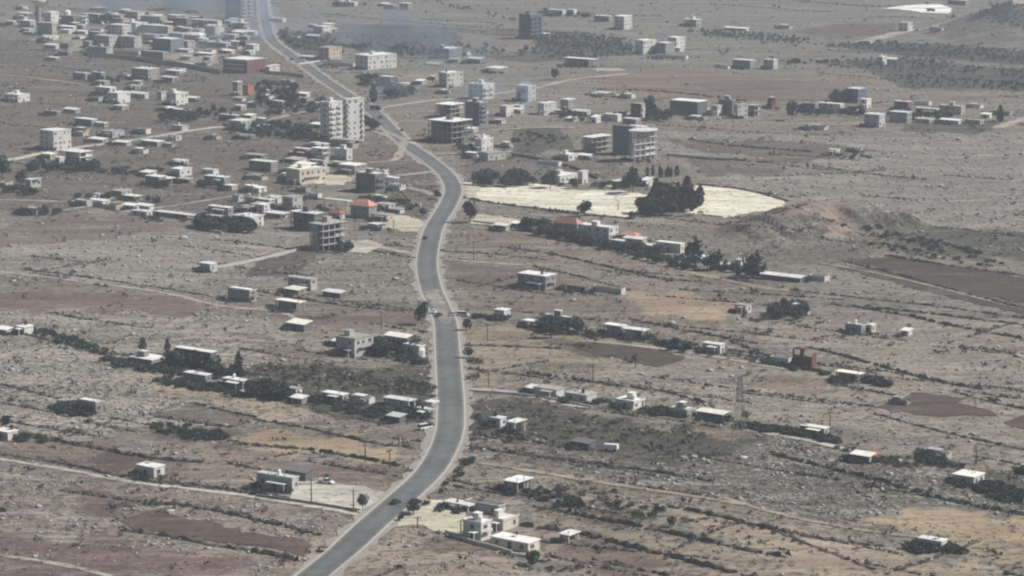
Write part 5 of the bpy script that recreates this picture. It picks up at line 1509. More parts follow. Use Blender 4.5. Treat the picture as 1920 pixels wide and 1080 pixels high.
# groups of trees and shrubs: (centre x, y, half width, half height, count, height px, kind, label, slope)
for cx, cy, rx, ry, n, hp, kind, lab, sl in [
    (1268, 381, 46, 17, 32, 34, 'cypress', 'tall dark cypress packed in the grove between the cream fields', .1),
    (1262, 384, 44, 18, 9, 32, 'tree', 'round dark tree among the cypresses between the cream fields', .1),
    (1245, 398, 45, 9, 9, 28, 'tree', 'dark tree along the front of the cypress grove', -.1),
    (1240, 330, 30, 4, 9, 18, 'cypress', 'small cypress in the row behind the grove', 0),
    (945, 346, 55, 6, 13, 24, 'tree', 'dark tree in the belt along the back of the cream field', 0),
    (1150, 350, 35, 5, 8, 14, 'shrub', 'dark shrub behind the cream field beside the villa', 0),
    (1000, 430, 32, 5, 8, 24, 'tree', 'dark tree left of the coral-roofed house', .15),
    (1052, 446, 40, 4, 9, 20, 'tree', 'dark tree in front of the coral-roofed house', .15),
    (1125, 460, 60, 5, 16, 18, 'shrub', 'dark garden shrub in front of the white terrace', .2),
    (1160, 472, 150, 4, 40, 15, 'tree', 'dark tree in the long belt below the coral-roofed house and its row', .26),
    (1200, 475, 40, 5, 9, 18, 'tree', 'dark garden tree among the small white houses of the row', .15),
    (1255, 487, 40, 4, 8, 16, 'shrub', 'dark shrub below the long bright house of the row', .15),
    (1375, 514, 50, 5, 10, 20, 'tree', 'dark tree between the large trees of the row', .15),
    (1480, 522, 40, 2, 7, 10, 'shrub', 'dark shrub behind the very long shed', .1),
    (1050, 622, 40, 8, 12, 24, 'tree', 'green garden tree around the dark two-storey house', .05),
    (920, 598, 34, 4, 9, 16, 'shrub', 'dark shrub in the strip right of the parked roadside cars', .05),
    (1110, 630, 40, 5, 9, 14, 'shrub', 'green shrub left of the joined pair of houses', .08),
    (1245, 645, 45, 7, 18, 16, 'shrub', 'dark shrub on the tree line right of the joined houses', .25),
    (1380, 668, 40, 4, 7, 10, 'brush', 'brush at the end of the tree line', .2),
    (1480, 590, 34, 12, 18, 20, 'tree', 'green garden tree around the grey ruin', 0),
    (1430, 598, 40, 6, 10, 10, 'brush', 'brush left of the grey ruin', 0),
    (1640, 718, 28, 5, 14, 18, 'shrub', 'green shrub beside the open-porch house below the maroon house', .2),
    (1545, 700, 20, 3, 6, 11, 'shrub', 'green shrub between the maroon house and the porch house', .2),
    (1660, 630, 30, 3, 8, 9, 'brush', 'brush right of the house on the tan plain', .1),
    (1125, 756, 14, 3, 4, 14, 'shrub', 'dark shrub beside the second ridge house', 0),
    (1235, 775, 22, 5, 8, 20, 'shrub', 'dark olive shrub between two ridge houses', .1),
    (1320, 788, 36, 4, 7, 12, 'shrub', 'dark shrub in front of the cream-roofed barn', .1),
    (1445, 808, 58, 5, 30, 17, 'shrub', 'green shrub in the hedge below the ridge row', .12),
    (1530, 822, 45, 5, 16, 16, 'shrub', 'dark shrub around the low cream-roofed house', .2),
    (1600, 850, 34, 5, 9, 12, 'brush', 'brush around the cream-roofed shed', .25),
    (1690, 868, 50, 9, 18, 12, 'brush', 'dry brush around the crumbled stone house', .1),
    (1765, 870, 50, 6, 14, 13, 'shrub', 'dark shrub ringing the crumbled stone house', .15),
    (1880, 925, 50, 16, 34, 14, 'shrub', 'dark shrub in the thicket right of the cream-roofed block house', .15),
    (1745, 1030, 42, 8, 22, 18, 'shrub', 'green shrub round the small sunken hut', .02),
    (1790, 1034, 24, 6, 10, 14, 'shrub', 'green shrub right of the small sunken hut', .15),
    (1040, 935, 55, 14, 26, 13, 'shrub', 'dark shrub on the slope below the concrete skeleton house', .25),
    (1110, 925, 70, 18, 18, 11, 'brush', 'dry bush on the slope right of the concrete skeleton house', .15),
    (1190, 955, 60, 12, 12, 11, 'shrub', 'scattered dark bush on the tan slope', .1),
    (1400, 1000, 120, 14, 16, 9, 'brush', 'dry bush along the long stone wall', .2),
    (1050, 1065, 60, 10, 14, 10, 'brush', 'dry bush below the long cream house', .15),
    (870, 878, 24, 16, 10, 13, 'shrub', 'dark bush on the bank right of the lower road bend', -.4),
    (825, 905, 22, 14, 10, 14, 'shrub', 'dark bush under the road bank above the forecourt', -.6),
    (790, 945, 12, 5, 4, 12, 'shrub', 'dark bush beside the parked dark car', 0),
    (690, 1020, 28, 16, 7, 12, 'brush', 'dry bush on the verge at the bottom of the road', -.7),
    (885, 690, 14, 34, 9, 13, 'brush', 'brown bush on the right verge of the road', 0),
    (885, 800, 20, 30, 12, 10, 'brush', 'brown bush beside the scorched field at the road', 0),
    (362, 688, 44, 5, 22, 26, 'tree', 'dark tree hiding the front of the large dark-fronted house', .02),
    (420, 705, 34, 7, 12, 20, 'tree', 'dark tree between the garden houses under the cypress', .15),
    (300, 695, 50, 7, 20, 15, 'shrub', 'dark shrub below the low pale-roofed house', .15),
    (350, 722, 60, 8, 22, 16, 'shrub', 'dark shrub around the broken white-roofed house', .15),
    (215, 680, 24, 7, 9, 16, 'shrub', 'dark shrub at the upper end of the garden cluster', .2),
    (440, 738, 40, 6, 14, 14, 'shrub', 'dark shrub below the lower house of the garden cluster', .15),
    (505, 745, 36, 7, 14, 26, 'tree', 'dark tree left of the small pale cottage', .1),
    (590, 752, 46, 7, 16, 15, 'shrub', 'dark shrub among the left roadside cottages', .1),
    (700, 775, 70, 8, 26, 14, 'shrub', 'dark shrub below the roadside cottages', .1),
    (760, 765, 50, 12, 14, 13, 'shrub', 'dark shrub between the roadside cottages and the road', .05),
    (108, 635, 55, 9, 26, 12, 'shrub', 'dark shrub along the scrub line right of its white house', .3),
    (170, 655, 30, 6, 10, 13, 'shrub', 'dark shrub at the middle of the scrub line', .3),
    (145, 770, 42, 11, 24, 18, 'shrub', 'dark shrub in the thicket round the house on the pale plain', .05),
    (55, 825, 30, 8, 14, 13, 'shrub', 'dark shrub right of the white house at the frame edge', .1),
    (355, 812, 70, 12, 40, 13, 'shrub', 'grey-green shrub in the band below the grey fallow plot', .14),
    (733, 662, 42, 8, 24, 24, 'tree', 'green tree in the garden beside the stone villa', .02),
    (645, 666, 18, 4, 6, 18, 'tree', 'dark tree left of the stone villa', 0),
    (775, 678, 28, 5, 9, 16, 'shrub', 'dark shrub in front of the roadside garden house', .1),
    (740, 640, 46, 5, 9, 12, 'shrub', 'olive shrub at the back of the green garden', 0),
    (265, 902, 12, 4, 5, 10, 'shrub', 'dark shrub at the wall of the lone white-roofed house', 0),
    (320, 897, 22, 6, 8, 9, 'brush', 'dry bush right of the lone white-roofed house', 0),
    (120, 318, 66, 7, 30, 15, 'tree', 'dark tree below the open porch house', 0),
    (240, 322, 62, 7, 26, 9, 'shrub', 'shrub in the speckled plot right of the porch house', -.02),
    (35, 362, 32, 6, 12, 14, 'tree', 'dark tree below the whitish house', .1),
    (70, 402, 45, 5, 13, 12, 'tree', 'dark tree round the grey ruin', 0),
    (172, 374, 34, 3, 8, 12, 'tree', 'dark tree beside the pinkish hut', 0),
    (290, 352, 26, 3, 6, 13, 'tree', 'dark tree below the green-shaded house', .05),
    (395, 351, 26, 4, 8, 13, 'tree', 'dark tree below the long white-roofed house', .05),
    (290, 380, 14, 3, 4, 12, 'tree', 'dark reddish tree above the bright sheds', 0),
    (425, 430, 55, 8, 34, 20, 'tree', 'dark green tree in the hedge below the white-roofed house', .08),
    (510, 250, 72, 12, 36, 15, 'tree', 'dark tree in the green belt left of the twin block', .02),
    (590, 262, 40, 6, 12, 13, 'tree', 'dark tree at the foot of the twin block', 0),
    (690, 240, 14, 12, 6, 18, 'tree', 'dark tree between the twin block and the road', 0),
    (560, 205, 60, 16, 16, 14, 'tree', 'dark tree among the houses above the twin block', 0),
    (515, 170, 40, 12, 14, 12, 'tree', 'dark tree behind the orange annexe', 0),
    (330, 225, 40, 8, 16, 14, 'tree', 'dark tree below the square house on the left plain', 0),
    (395, 215, 26, 8, 10, 12, 'tree', 'dark tree left of the grey house at the road head', 0),
    (195, 155, 30, 4, 10, 10, 'tree', 'dark tree around the white-roofed pair of the left plain', .1),
    (190, 185, 24, 6, 8, 11, 'tree', 'dark tree left of the windowed house', 0),
    (190, 42, 36, 6, 14, 10, 'tree', 'grey-green tree at the back of the town', 0),
    (545, 75, 36, 14, 20, 12, 'olive', 'teal tree in the roadside wood by the smoke', .2),
    (600, 95, 44, 10, 20, 9, 'olive', 'teal tree along the road above the pale green shed', .1),
    (715, 160, 34, 8, 16, 14, 'tree', 'blue-dark tree near the junction', .1),
    (745, 178, 26, 8, 10, 16, 'tree', 'bluish tree under the bright awning', 0),
    (870, 285, 14, 6, 5, 14, 'tree', 'bluish tree at the foot of the half-built block', 0),
    (1000, 262, 40, 12, 14, 9, 'shrub', 'dark shrub on the rough plot behind the bright white house', 0),
    (1090, 224, 40, 6, 14, 12, 'tree', 'dark tree around the blue-roofed shed', .1),
    (1235, 222, 26, 8, 12, 16, 'tree', 'dark tree behind the round-topped tower', 0),
    (1560, 214, 60, 6, 20, 13, 'tree', 'dark tree in the left half of the far hamlet', .05),
    (1575, 192, 16, 5, 6, 18, 'tree', 'dark tree left of the tallest hamlet house', 0),
    (1720, 222, 70, 6, 18, 11, 'tree', 'dark tree in the right half of the far hamlet', 0),
    (1600, 295, 34, 4, 9, 8, 'shrub', 'dark shrub near the tiny house of the rocky plain', .05),
    (1730, 455, 110, 8, 30, 10, 'shrub', 'grey-green shrub on the dark band of the right plain', .2),
    (1760, 480, 130, 8, 26, 9, 'shrub', 'grey-green shrub along the lower edge of the dark band', .15),
    (900, 95, 46, 9, 20, 9, 'olive', 'small olive tree in the orchard left of the blue tower', .1),
    (740, 95, 80, 14, 40, 8, 'olive', 'small olive tree in the burnt-edge orchard', .05),
    (1090, 82, 90, 14, 80, 9, 'olive', 'olive tree in the big orchard right of the blue tower', .1),
    (1050, 105, 80, 10, 34, 8, 'olive', 'olive tree in the lower orchard right of the blue tower', .1),
    (1075, 32, 60, 5, 18, 9, 'tree', 'dark tree behind the blue tower', .12),
    (1400, 70, 110, 5, 40, 8, 'olive', 'dark tree in the long belt on the far plain', .08),
    (1520, 120, 50, 3, 10, 9, 'tree', 'round tree in the line by the broken pale house', 0),
    (1880, 165, 60, 8, 16, 9, 'tree', 'round tree at the near end of the dark orchard belts', .05),
    (300, 78, 60, 10, 18, 9, 'tree', 'grey-green tree among the slate-blue town houses', .1),
    (420, 84, 40, 12, 14, 9, 'tree', 'grey-green tree between the town terrace and the school', .1),
    (340, 48, 60, 6, 14, 8, 'tree', 'grey-green tree behind the long town roof', .05),
    (610, 200, 20, 8, 7, 14, 'tree', 'dark tree right behind the twin block', 0),
    (1150, 178, 50, 3, 8, 8, 'brush', 'brush among the pale broken walls behind the towers', .05),
    (640, 470, 18, 5, 7, 16, 'tree', 'dark tree at the foot of the concrete skeleton block', 0),
    (700, 380, 26, 8, 10, 14, 'shrub', 'dark shrub between the dark block and the coral-roofed pavilion', .1),
    (745, 385, 40, 10, 16, 12, 'shrub', 'dark shrub in the rough plot left of the road bend', .1),
    (480, 395, 40, 6, 10, 11, 'tree', 'dark tree among the small pale houses by the barn path', .1),
    (620, 320, 50, 5, 9, 11, 'tree', 'dark tree beside the cream house', 0),
    (1080, 650, 30, 3, 5, 9, 'brush', 'brush at the edge of the dark strip', .1),
    (1150, 800, 90, 14, 18, 9, 'brush', 'brush in the scorched field', .15),
    (1500, 620, 90, 20, 14, 8, 'brush', 'brush on the tan plain', .1),
    (650, 712, 165, 20, 110, 9, 'brush', 'dark brush scattered over the scrub plot left of the road', .12),
    (1030, 800, 150, 30, 60, 8, 'brush', 'dark brush scattered over the scorched field', .12),
    (780, 730, 40, 12, 16, 10, 'shrub', 'dark shrub at the road end of the scrub plot', .1),
    (880, 20, 90, 4, 30, 6, 'olive', 'dark tree in the thin line on the far plain', .22),
]:
    k_ = {'tree': 1.9, 'shrub': 1.9, 'brush': 1.3}.get(kind, 1.15)
    for i in range(int(n * k_)):
        u = rnd.uniform(-1, 1); w = math.sqrt(max(.02, 1 - u * u)) * rnd.uniform(-1, 1)
        WISH.append((hp * rnd.uniform(.6, 1.15), cx + u * rx, cy + w * ry + u * rx * sl, kind, lab, rnd.uniform(.9, 1.3) * (1.35 if kind == 'cypress' else 1)))
def off_road(px, py):
    p = P(px, py)
    return float(np.min(np.hypot(ROADC[:, 0] - p.x, ROADC[:, 1] - p.y))) > 8.5
REST = {}
_o = 'first second third fourth fifth sixth seventh eighth ninth tenth eleventh twelfth thirteenth fourteenth fifteenth sixteenth seventeenth eighteenth nineteenth'.split()
_t = {20: 'twent', 30: 'thirt', 40: 'fort'}
ORD = _o + [(_t[k // 10 * 10] + 'ieth') if k % 10 == 0 else _t[k // 10 * 10] + 'y-' + _o[k % 10 - 1] for k in range(20, 50)]
for kind in TN:
    w_ = sorted([q for q in WISH if q[3] == kind], key=lambda q: -q[0])
    keep = 285 - (45 if kind == 'tree' else 6)
    by = {}
    w_[:] = [q for q in w_ if off_road(q[1], q[2])]
    for q in w_[:keep]:
        by.setdefault(q[4], []).append(q)
    for lab, qs in by.items():
        qs.sort(key=lambda q: q[1])
        for i, q in enumerate(qs):
            own = lab
            if 1 < len(qs) <= 45:
                own = lab + (', leftmost' if i == 0 else ', rightmost' if i == len(qs) - 1 else ', %s from left' % ORD[i])
            plant(q[1], q[2], q[0], kind, own, lab if len(qs) > 1 else None, q[5])
    REST[kind] = w_[keep:]

# ------------------------------------------------------------------ orchard belts far off (beyond counting), loose rocks, scrub
def scatter_mesh(name, protos, pts, sizes, mt, seed, flat=1.0):
    """merge many small copies into one mesh, by numpy"""
    r = np.random.default_rng(seed)
    VV = []; FF = []; base = 0
    which = r.integers(len(protos), size=len(pts))
    for k, (pv, pf) in enumerate(protos):
        q = pts[which == k]; s = sizes[which == k]
        a = r.uniform(0, 2 * np.pi, len(q)); c, sn = np.cos(a), np.sin(a)
        st = r.uniform(.7, 1.4, (len(q), 1))
        X = pv[None, :, 0] * st * s[:, None]; Y = pv[None, :, 1] / st * s[:, None]; Z = pv[None, :, 2] * s[:, None] * flat
        x = X * c[:, None] - Y * sn[:, None] + q[:, 0:1]
        y = X * sn[:, None] + Y * c[:, None] + q[:, 1:2]
        VV.append(np.stack([x, y, Z + q[:, 2:3]], 2).reshape(-1, 3))
        n = len(pv)
        FF.append((pf[None] + (np.arange(len(q)) * n)[:, None, None]).reshape(-1, pf.shape[1]) + base)
        base += n * len(q)
    m = big_mesh(name, np.concatenate(VV), np.concatenate(FF), mt)
    return structure(name, m, 'stuff')

def rock_proto(seed):
    r = np.random.default_rng(seed)
    v = [[0, 0, .62], [0, 0, -.3]]
    for i in range(5):
        t = 2 * np.pi * i / 5
        v.append([np.cos(t) * r.uniform(.4, .65), np.sin(t) * r.uniform(.4, .65), r.uniform(.0, .35)])
    v = np.array(v); v[:1, :2] += r.uniform(-.2, .2, (1, 2))
    f = [(0, 2 + i, 2 + (i + 1) % 5) for i in range(5)] + [(1, 2 + (i + 1) % 5, 2 + i) for i in range(5)]
    return v, np.array(f)
def mesh_arrays(me):
    v = np.array([x.co[:] for x in me.vertices]); f = np.array([p.vertices[:] for p in me.polygons])
    return v, f

def sample_ground(n, seed, near=1.0):
    r = np.random.default_rng(seed)
    # more samples close by: depth drawn so that the count per metre falls off with distance
    u = r.uniform(0, 1, n)
    y0, y1 = 720.0, 3000.0
    y = y0 * (y1 / y0) ** (u ** near)
    x = r.uniform(-1, 1, n) * (y * .185 + 12)
    return x, y
def keep_clear(x, y):
    ok = np.ones(len(x), bool)
    for poly in CLEAR:
        xs = [p[0] for p in poly]; ys = [p[1] for p in poly]
        k = ok & (x > min(xs)) & (x < max(xs)) & (y > min(ys)) & (y < max(ys))
        ok[k] &= ~in_poly(x[k], y[k], poly)
    def near_line(l, w):
        nonlocal ok
        for p in l[::2]:
            k = (np.abs(x - p[0]) < w + 6) & (np.abs(y - p[1]) < w + 6)
            ok[k] &= np.hypot(x[k] - p[0], y[k] - p[1]) > w
    near_line(ROADC, 7.4)
    for l, w in TRK:
        near_line(l, w * .5 + 1.2)
    for fx, fy, fr in FOOT:
        k = np.hypot(x - fx, y - fy) < fr
        ok[k] = False
    return ok

x, y = sample_ground(230000, 21, 1.15)
_, rk, sc = paint(x, y)
n1 = noise2(x, y, 26, 31) + .8 * noise2(x, y, 9, 32)
r_ = np.random.default_rng(5).uniform(0, 1, len(x))
k = (r_ < rk ** 1.9 * np.clip(.45 + .6 * n1, .0, 1) * .72) & keep_clear(x, y)
x, y = x[k], y[k]
sz = np.random.default_rng(6).lognormal(-.55, .5, len(x)) * (.72 + y / 2500)
scatter_mesh('loose_rocks', [rock_proto(i) for i in range(6)], np.stack([x, y, height(x, y)], 1), sz, M['rock'], 7, .62)
print('rocks', len(x))

x, y = sample_ground(130000, 22, 1.1)
_, rk, sc = paint(x, y)
n1 = noise2(x, y, 34, 41) + .7 * noise2(x, y, 11, 42)
r_ = np.random.default_rng(8).uniform(0, 1, len(x))
k = (r_ < sc * np.clip(.35 + .5 * n1, .0, 1) * .62) & keep_clear(x, y)
x, y = x[k], y[k]
sz = np.random.default_rng(9).lognormal(-.05, .4, len(x)) * (.8 + y / 3000)
sp = [mesh_arrays(crown_mesh('clump', 12, .42, 'shrub', 90 + i, M['leafb'])) for i in range(5)]
scatter_mesh('scrub', sp, np.stack([x, y, height(x, y) - .05], 1), sz, M['leafb'], 10, 1.0)
print('scrub', len(x))

# scrub grown along the rubble walls
pts = []
rr = np.random.default_rng(12)
for l, w in WALLS:
    for p in l:
        if rr.random() < .5:
            q = p + rr.normal(0, .9, 2); pts.append((q[0], q[1], float(height(*q)) - .05))
pts = np.array(pts)
scatter_mesh('wall_scrub', sp, pts, rr.lognormal(.15, .4, len(pts)), M['leafb'], 13)

TREE_ARR = {}
def rest_mesh(name, kind, mt, seed):
    q = REST[kind]
    if not q: return
    pts = np.array([P(a[1], a[2])[:] for a in q]); sz = np.array([a[0] / scale_at(a[1], a[2])[0] for a in q])
    protos = [mesh_arrays(c) for c in CROWN[kind][:4]]
    scatter_mesh(name, protos, pts, sz * 1.05, mt, seed)
rest_mesh('small_trees', 'tree', M['leaf'], 201)
rest_mesh('low_shrubs', 'shrub', M['leaf'], 202)
rest_mesh('low_brush', 'brush', M['leafb'], 203)
rest_mesh('small_orchard', 'olive', M['leafg'], 204)

def belt(px, n, hmin, hmax, seed, mt, spacing=None):
    poly = wpoly(px)
    r = np.random.default_rng(seed)
    xs = [p[0] for p in poly]; ys = [p[1] for p in poly]
    # rows of planted trees along the field direction
    a = R(-35); ux = np.array([math.cos(a), math.sin(a)]); uy = np.array([-math.sin(a), math.cos(a)])
    g = np.arange(-900, 900, spacing)
    A, B = np.meshgrid(g, np.arange(-900, 900, spacing * 1.25))
    c = np.array([(min(xs) + max(xs)) / 2, (min(ys) + max(ys)) / 2])
    X = c[0] + A.ravel() * ux[0] + B.ravel() * uy[0] + r.normal(0, 1.9, A.size); Y = c[1] + A.ravel() * ux[1] + B.ravel() * uy[1] + r.normal(0, 1.9, A.size)
    k = in_poly(X, Y, poly) & (r.uniform(0, 1, X.size) < .9)
    return np.stack([X[k], Y[k], height(X[k], Y[k])], 1)
op = [mesh_arrays(crown_mesh('clump', 40, .34, 'round', 120 + i, M['leafg'])) for i in range(4)]
B_ = np.concatenate([belt(p, 0, 3, 5, 30 + i, None, s_) for i, (p, s_) in enumerate([
    ([(1500, 84), (1640, 80), (1700, 84), (1960, 98), (1960, 120), (1700, 104)], 7),
    ([(1585, 116), (1700, 110), (1860, 130), (1820, 143), (1700, 136), (1540, 128)], 7),
    ([(1650, 142), (1780, 144), (1880, 160), (1840, 167), (1690, 166)], 8),
    ([(1860, 132), (1960, 135), (1960, 155), (1880, 148)], 6),
    ([(1015, 64), (1180, 76), (1195, 106), (1110, 114), (1000, 98)], 6.5),
    ([(655, 66), (830, 70), (850, 100), (760, 108), (670, 98)], 7.5),
    ([(1300, 58), (1440, 66), (1520, 76), (1500, 86), (1320, 72)], 6.5),
    ([(530, 62), (610, 62), (640, 92), (600, 104), (545, 90)], 6.5),
    ([(1820, 60), (1880, 55), (1960, 66), (1960, 84), (1860, 74)], 8),
])])
rr = np.random.default_rng(14)
scatter_mesh('orchard_belt', op, B_, rr.uniform(2.2, 3.6, len(B_)), M['leafg'], 15)
print('belt', len(B_))

# dark garden shrubs against the houses, and thin terrace lines of field stone
pts = []; szs = []
rr = np.random.default_rng(71)
for fx, fy, fr in FOOT:
    if rr.random() < .25: continue
    for i in range(int(rr.integers(5, 18))):
        a = rr.normal(math.pi * 1.12, .75); d = fr * rr.uniform(.75, 1.25) + 1.0
        q = (fx + math.cos(a) * d, fy + math.sin(a) * d)
        if float(np.min(np.hypot(ROADC[:, 0] - q[0], ROADC[:, 1] - q[1]))) < 8: continue
        pts.append((q[0], q[1], float(height(*q)) - .1)); szs.append(rr.uniform(1.3, 3.4))
scatter_mesh('garden_growth', [mesh_arrays(c) for c in CROWN['shrub']], np.array(pts), np.array(szs), M['leaf'], 72)
tv = []
rr = np.random.default_rng(73)
for i in range(150):
    x0, y0 = sample_ground(1, 900 + i, 1.05); x0, y0 = float(x0[0]), float(y0[0])
    a = R(-35) + rr.normal(0, .07) + (rr.random() < .12) * R(85); L = rr.uniform(25, 95) * (.6 + y0 / 2500)
    n_ = int(L / .8); t_ = np.linspace(0, L, n_)
    wob = np.cumsum(rr.normal(0, .12, n_))
    X = x0 + np.cos(a) * t_ - np.sin(a) * wob; Y = y0 + np.sin(a) * t_ + np.cos(a) * wob
    k_ = rr.random(n_) < .8
    tv.append(np.stack([X[k_], Y[k_]], 1))
tv = np.concatenate(tv); k_ = keep_clear(tv[:, 0], tv[:, 1]); tv = tv[k_]
tz = rr.lognormal(-.12, .4, len(tv))
scatter_mesh('terrace_stones', [rock_proto(i) for i in range(6)], np.stack([tv[:, 0], tv[:, 1], height(tv[:, 0], tv[:, 1])], 1), tz * 1.1, M['rubble'], 74, .8)
k_ = rr.random(len(tv)) < .4
scatter_mesh('terrace_scrub', sp, np.stack([tv[k_, 0], tv[k_, 1] + .6, height(tv[k_, 0], tv[k_, 1])], 1), rr.lognormal(.05, .4, k_.sum()), M['leafb'], 75)

# ------------------------------------------------------------------ poles and the pylon
def pole(px, py, hp, label, arm=True):
    p = P(px, py); s, _ = scale_at(px, py)
    h = hp / s
    root = bpy.data.objects.new('utility_pole', None); COL.objects.link(root); root.location = p; root.rotation_euler = (0, 0, rnd.uniform(-.4, .4))
    tag(root, label, 'utility pole')
    link('post', MB().bar((0, 0, -.5), (0, 0, h), .24, 7, .17).mesh('post', M['wood']), root)
    m = MB().box(-1.1, 1.1, -.07, .07, h - .55, h - .4)
    link('cross_arm', m.mesh('cross_arm', M['wood']), root)
    m = MB()
    for u in (-1, 0, 1): m.bar((u, 0, h - .4), (u, 0, h - .1), .06, 5)
    link('insulator', m.mesh('insulator', M['metal']), root)['kind'] = 'stuff'
for px, py, hp, lab in [
    (584, 947, 50, 'utility pole at the middle of the pale yard front'),
    (663, 961, 44, 'utility pole left of the lone rounded tree'),
    (685, 866, 36, 'utility pole in the orange field, uphill of the other'),
    (731, 878, 36, 'utility pole at the road end of the orange field'),
    (715, 618, 36, 'utility pole above the green garden of the stone villa'),
    (888, 488, 36, 'utility pole right of the road above the first side lane'),
    (783, 990, 22, 'utility pole on the cream forecourt'),
    (864, 1000, 26, 'thin pole in front of the tall white compound house'),
    (914, 640, 34, 'utility pole right of the road on the tan slope'),
    (916, 725, 34, 'utility pole right of the road at the head of the ridge lane'),
    (1112, 715, 34, 'utility pole on the slope above the ridge row'),
    (665, 432, 22, 'utility pole by the cream yard left of the road'),
    (738, 436, 24, 'utility pole on the cream yard left of the road'),
    (1159, 395, 20, 'thin pole on the cream field'),
    (1150, 332, 24, 'utility pole behind the cream field by the villa'),
    (1192, 690, 30, 'utility pole right on the slope under the dark strip'),
    (1556, 805, 34, 'utility pole behind the low cream-roofed house'),
    (1830, 870, 34, 'utility pole on the tan plain above the cream-roofed block house'),
]:
    pole(px, py, hp, lab)

def pylon(px, py, hp):
    p = P(px, py); s, _ = scale_at(px, py); h = hp / s
    root = bpy.data.objects.new('pylon', None); COL.objects.link(root); root.location = p; root.rotation_euler = (0, 0, R(20))
    tag(root, 'tall grey lattice power pylon below the ridge row', 'pylon')
    bw, tw_ = 2.2, .45
    for sx in (-1, 1):
        for sy in (-1, 1):
            link('leg', MB().bar((sx * bw, sy * bw, -.3), (sx * tw_, sy * tw_, h), .11, 4).mesh('leg', M['metal']), root)
    n = 11
    for k in range(n):
        z0, z1 = h * k / n, h * (k + 1) / n
        w0, w1 = bw + (tw_ - bw) * k / n, bw + (tw_ - bw) * (k + 1) / n
        m = MB()
        for sy in (-1, 1):
            m.bar((-w0, sy * w0, z0), (w1, sy * w1, z1), .06, 3).bar((w0, sy * w0, z0), (-w1, sy * w1, z1), .06, 3)
            m.bar((sy * w0, -w0, z0), (sy * w1, w1, z1), .06, 3).bar((sy * w0, w0, z0), (sy * w1, -w1, z1), .06, 3)
        link('brace', m.mesh('brace', M['metal']), root)
    for z, w in ((h * .80, 3.6), (h * .88, 3.0), (h * .955, 2.4)):
        m = MB()
        for sx in (-1, 1):
            m.bar((0, 0, z), (sx * w, 0, z + .25), .1, 4).bar((0, 0, z + 1.0), (sx * w, 0, z + .25), .07, 4)
            m.bar((sx * w, 0, z + .2), (sx * w, 0, z - 1.0), .09, 5)
        link('cross_arm', m.mesh('cross_arm', M['metal']), root)
pylon(1386, 852, 152)

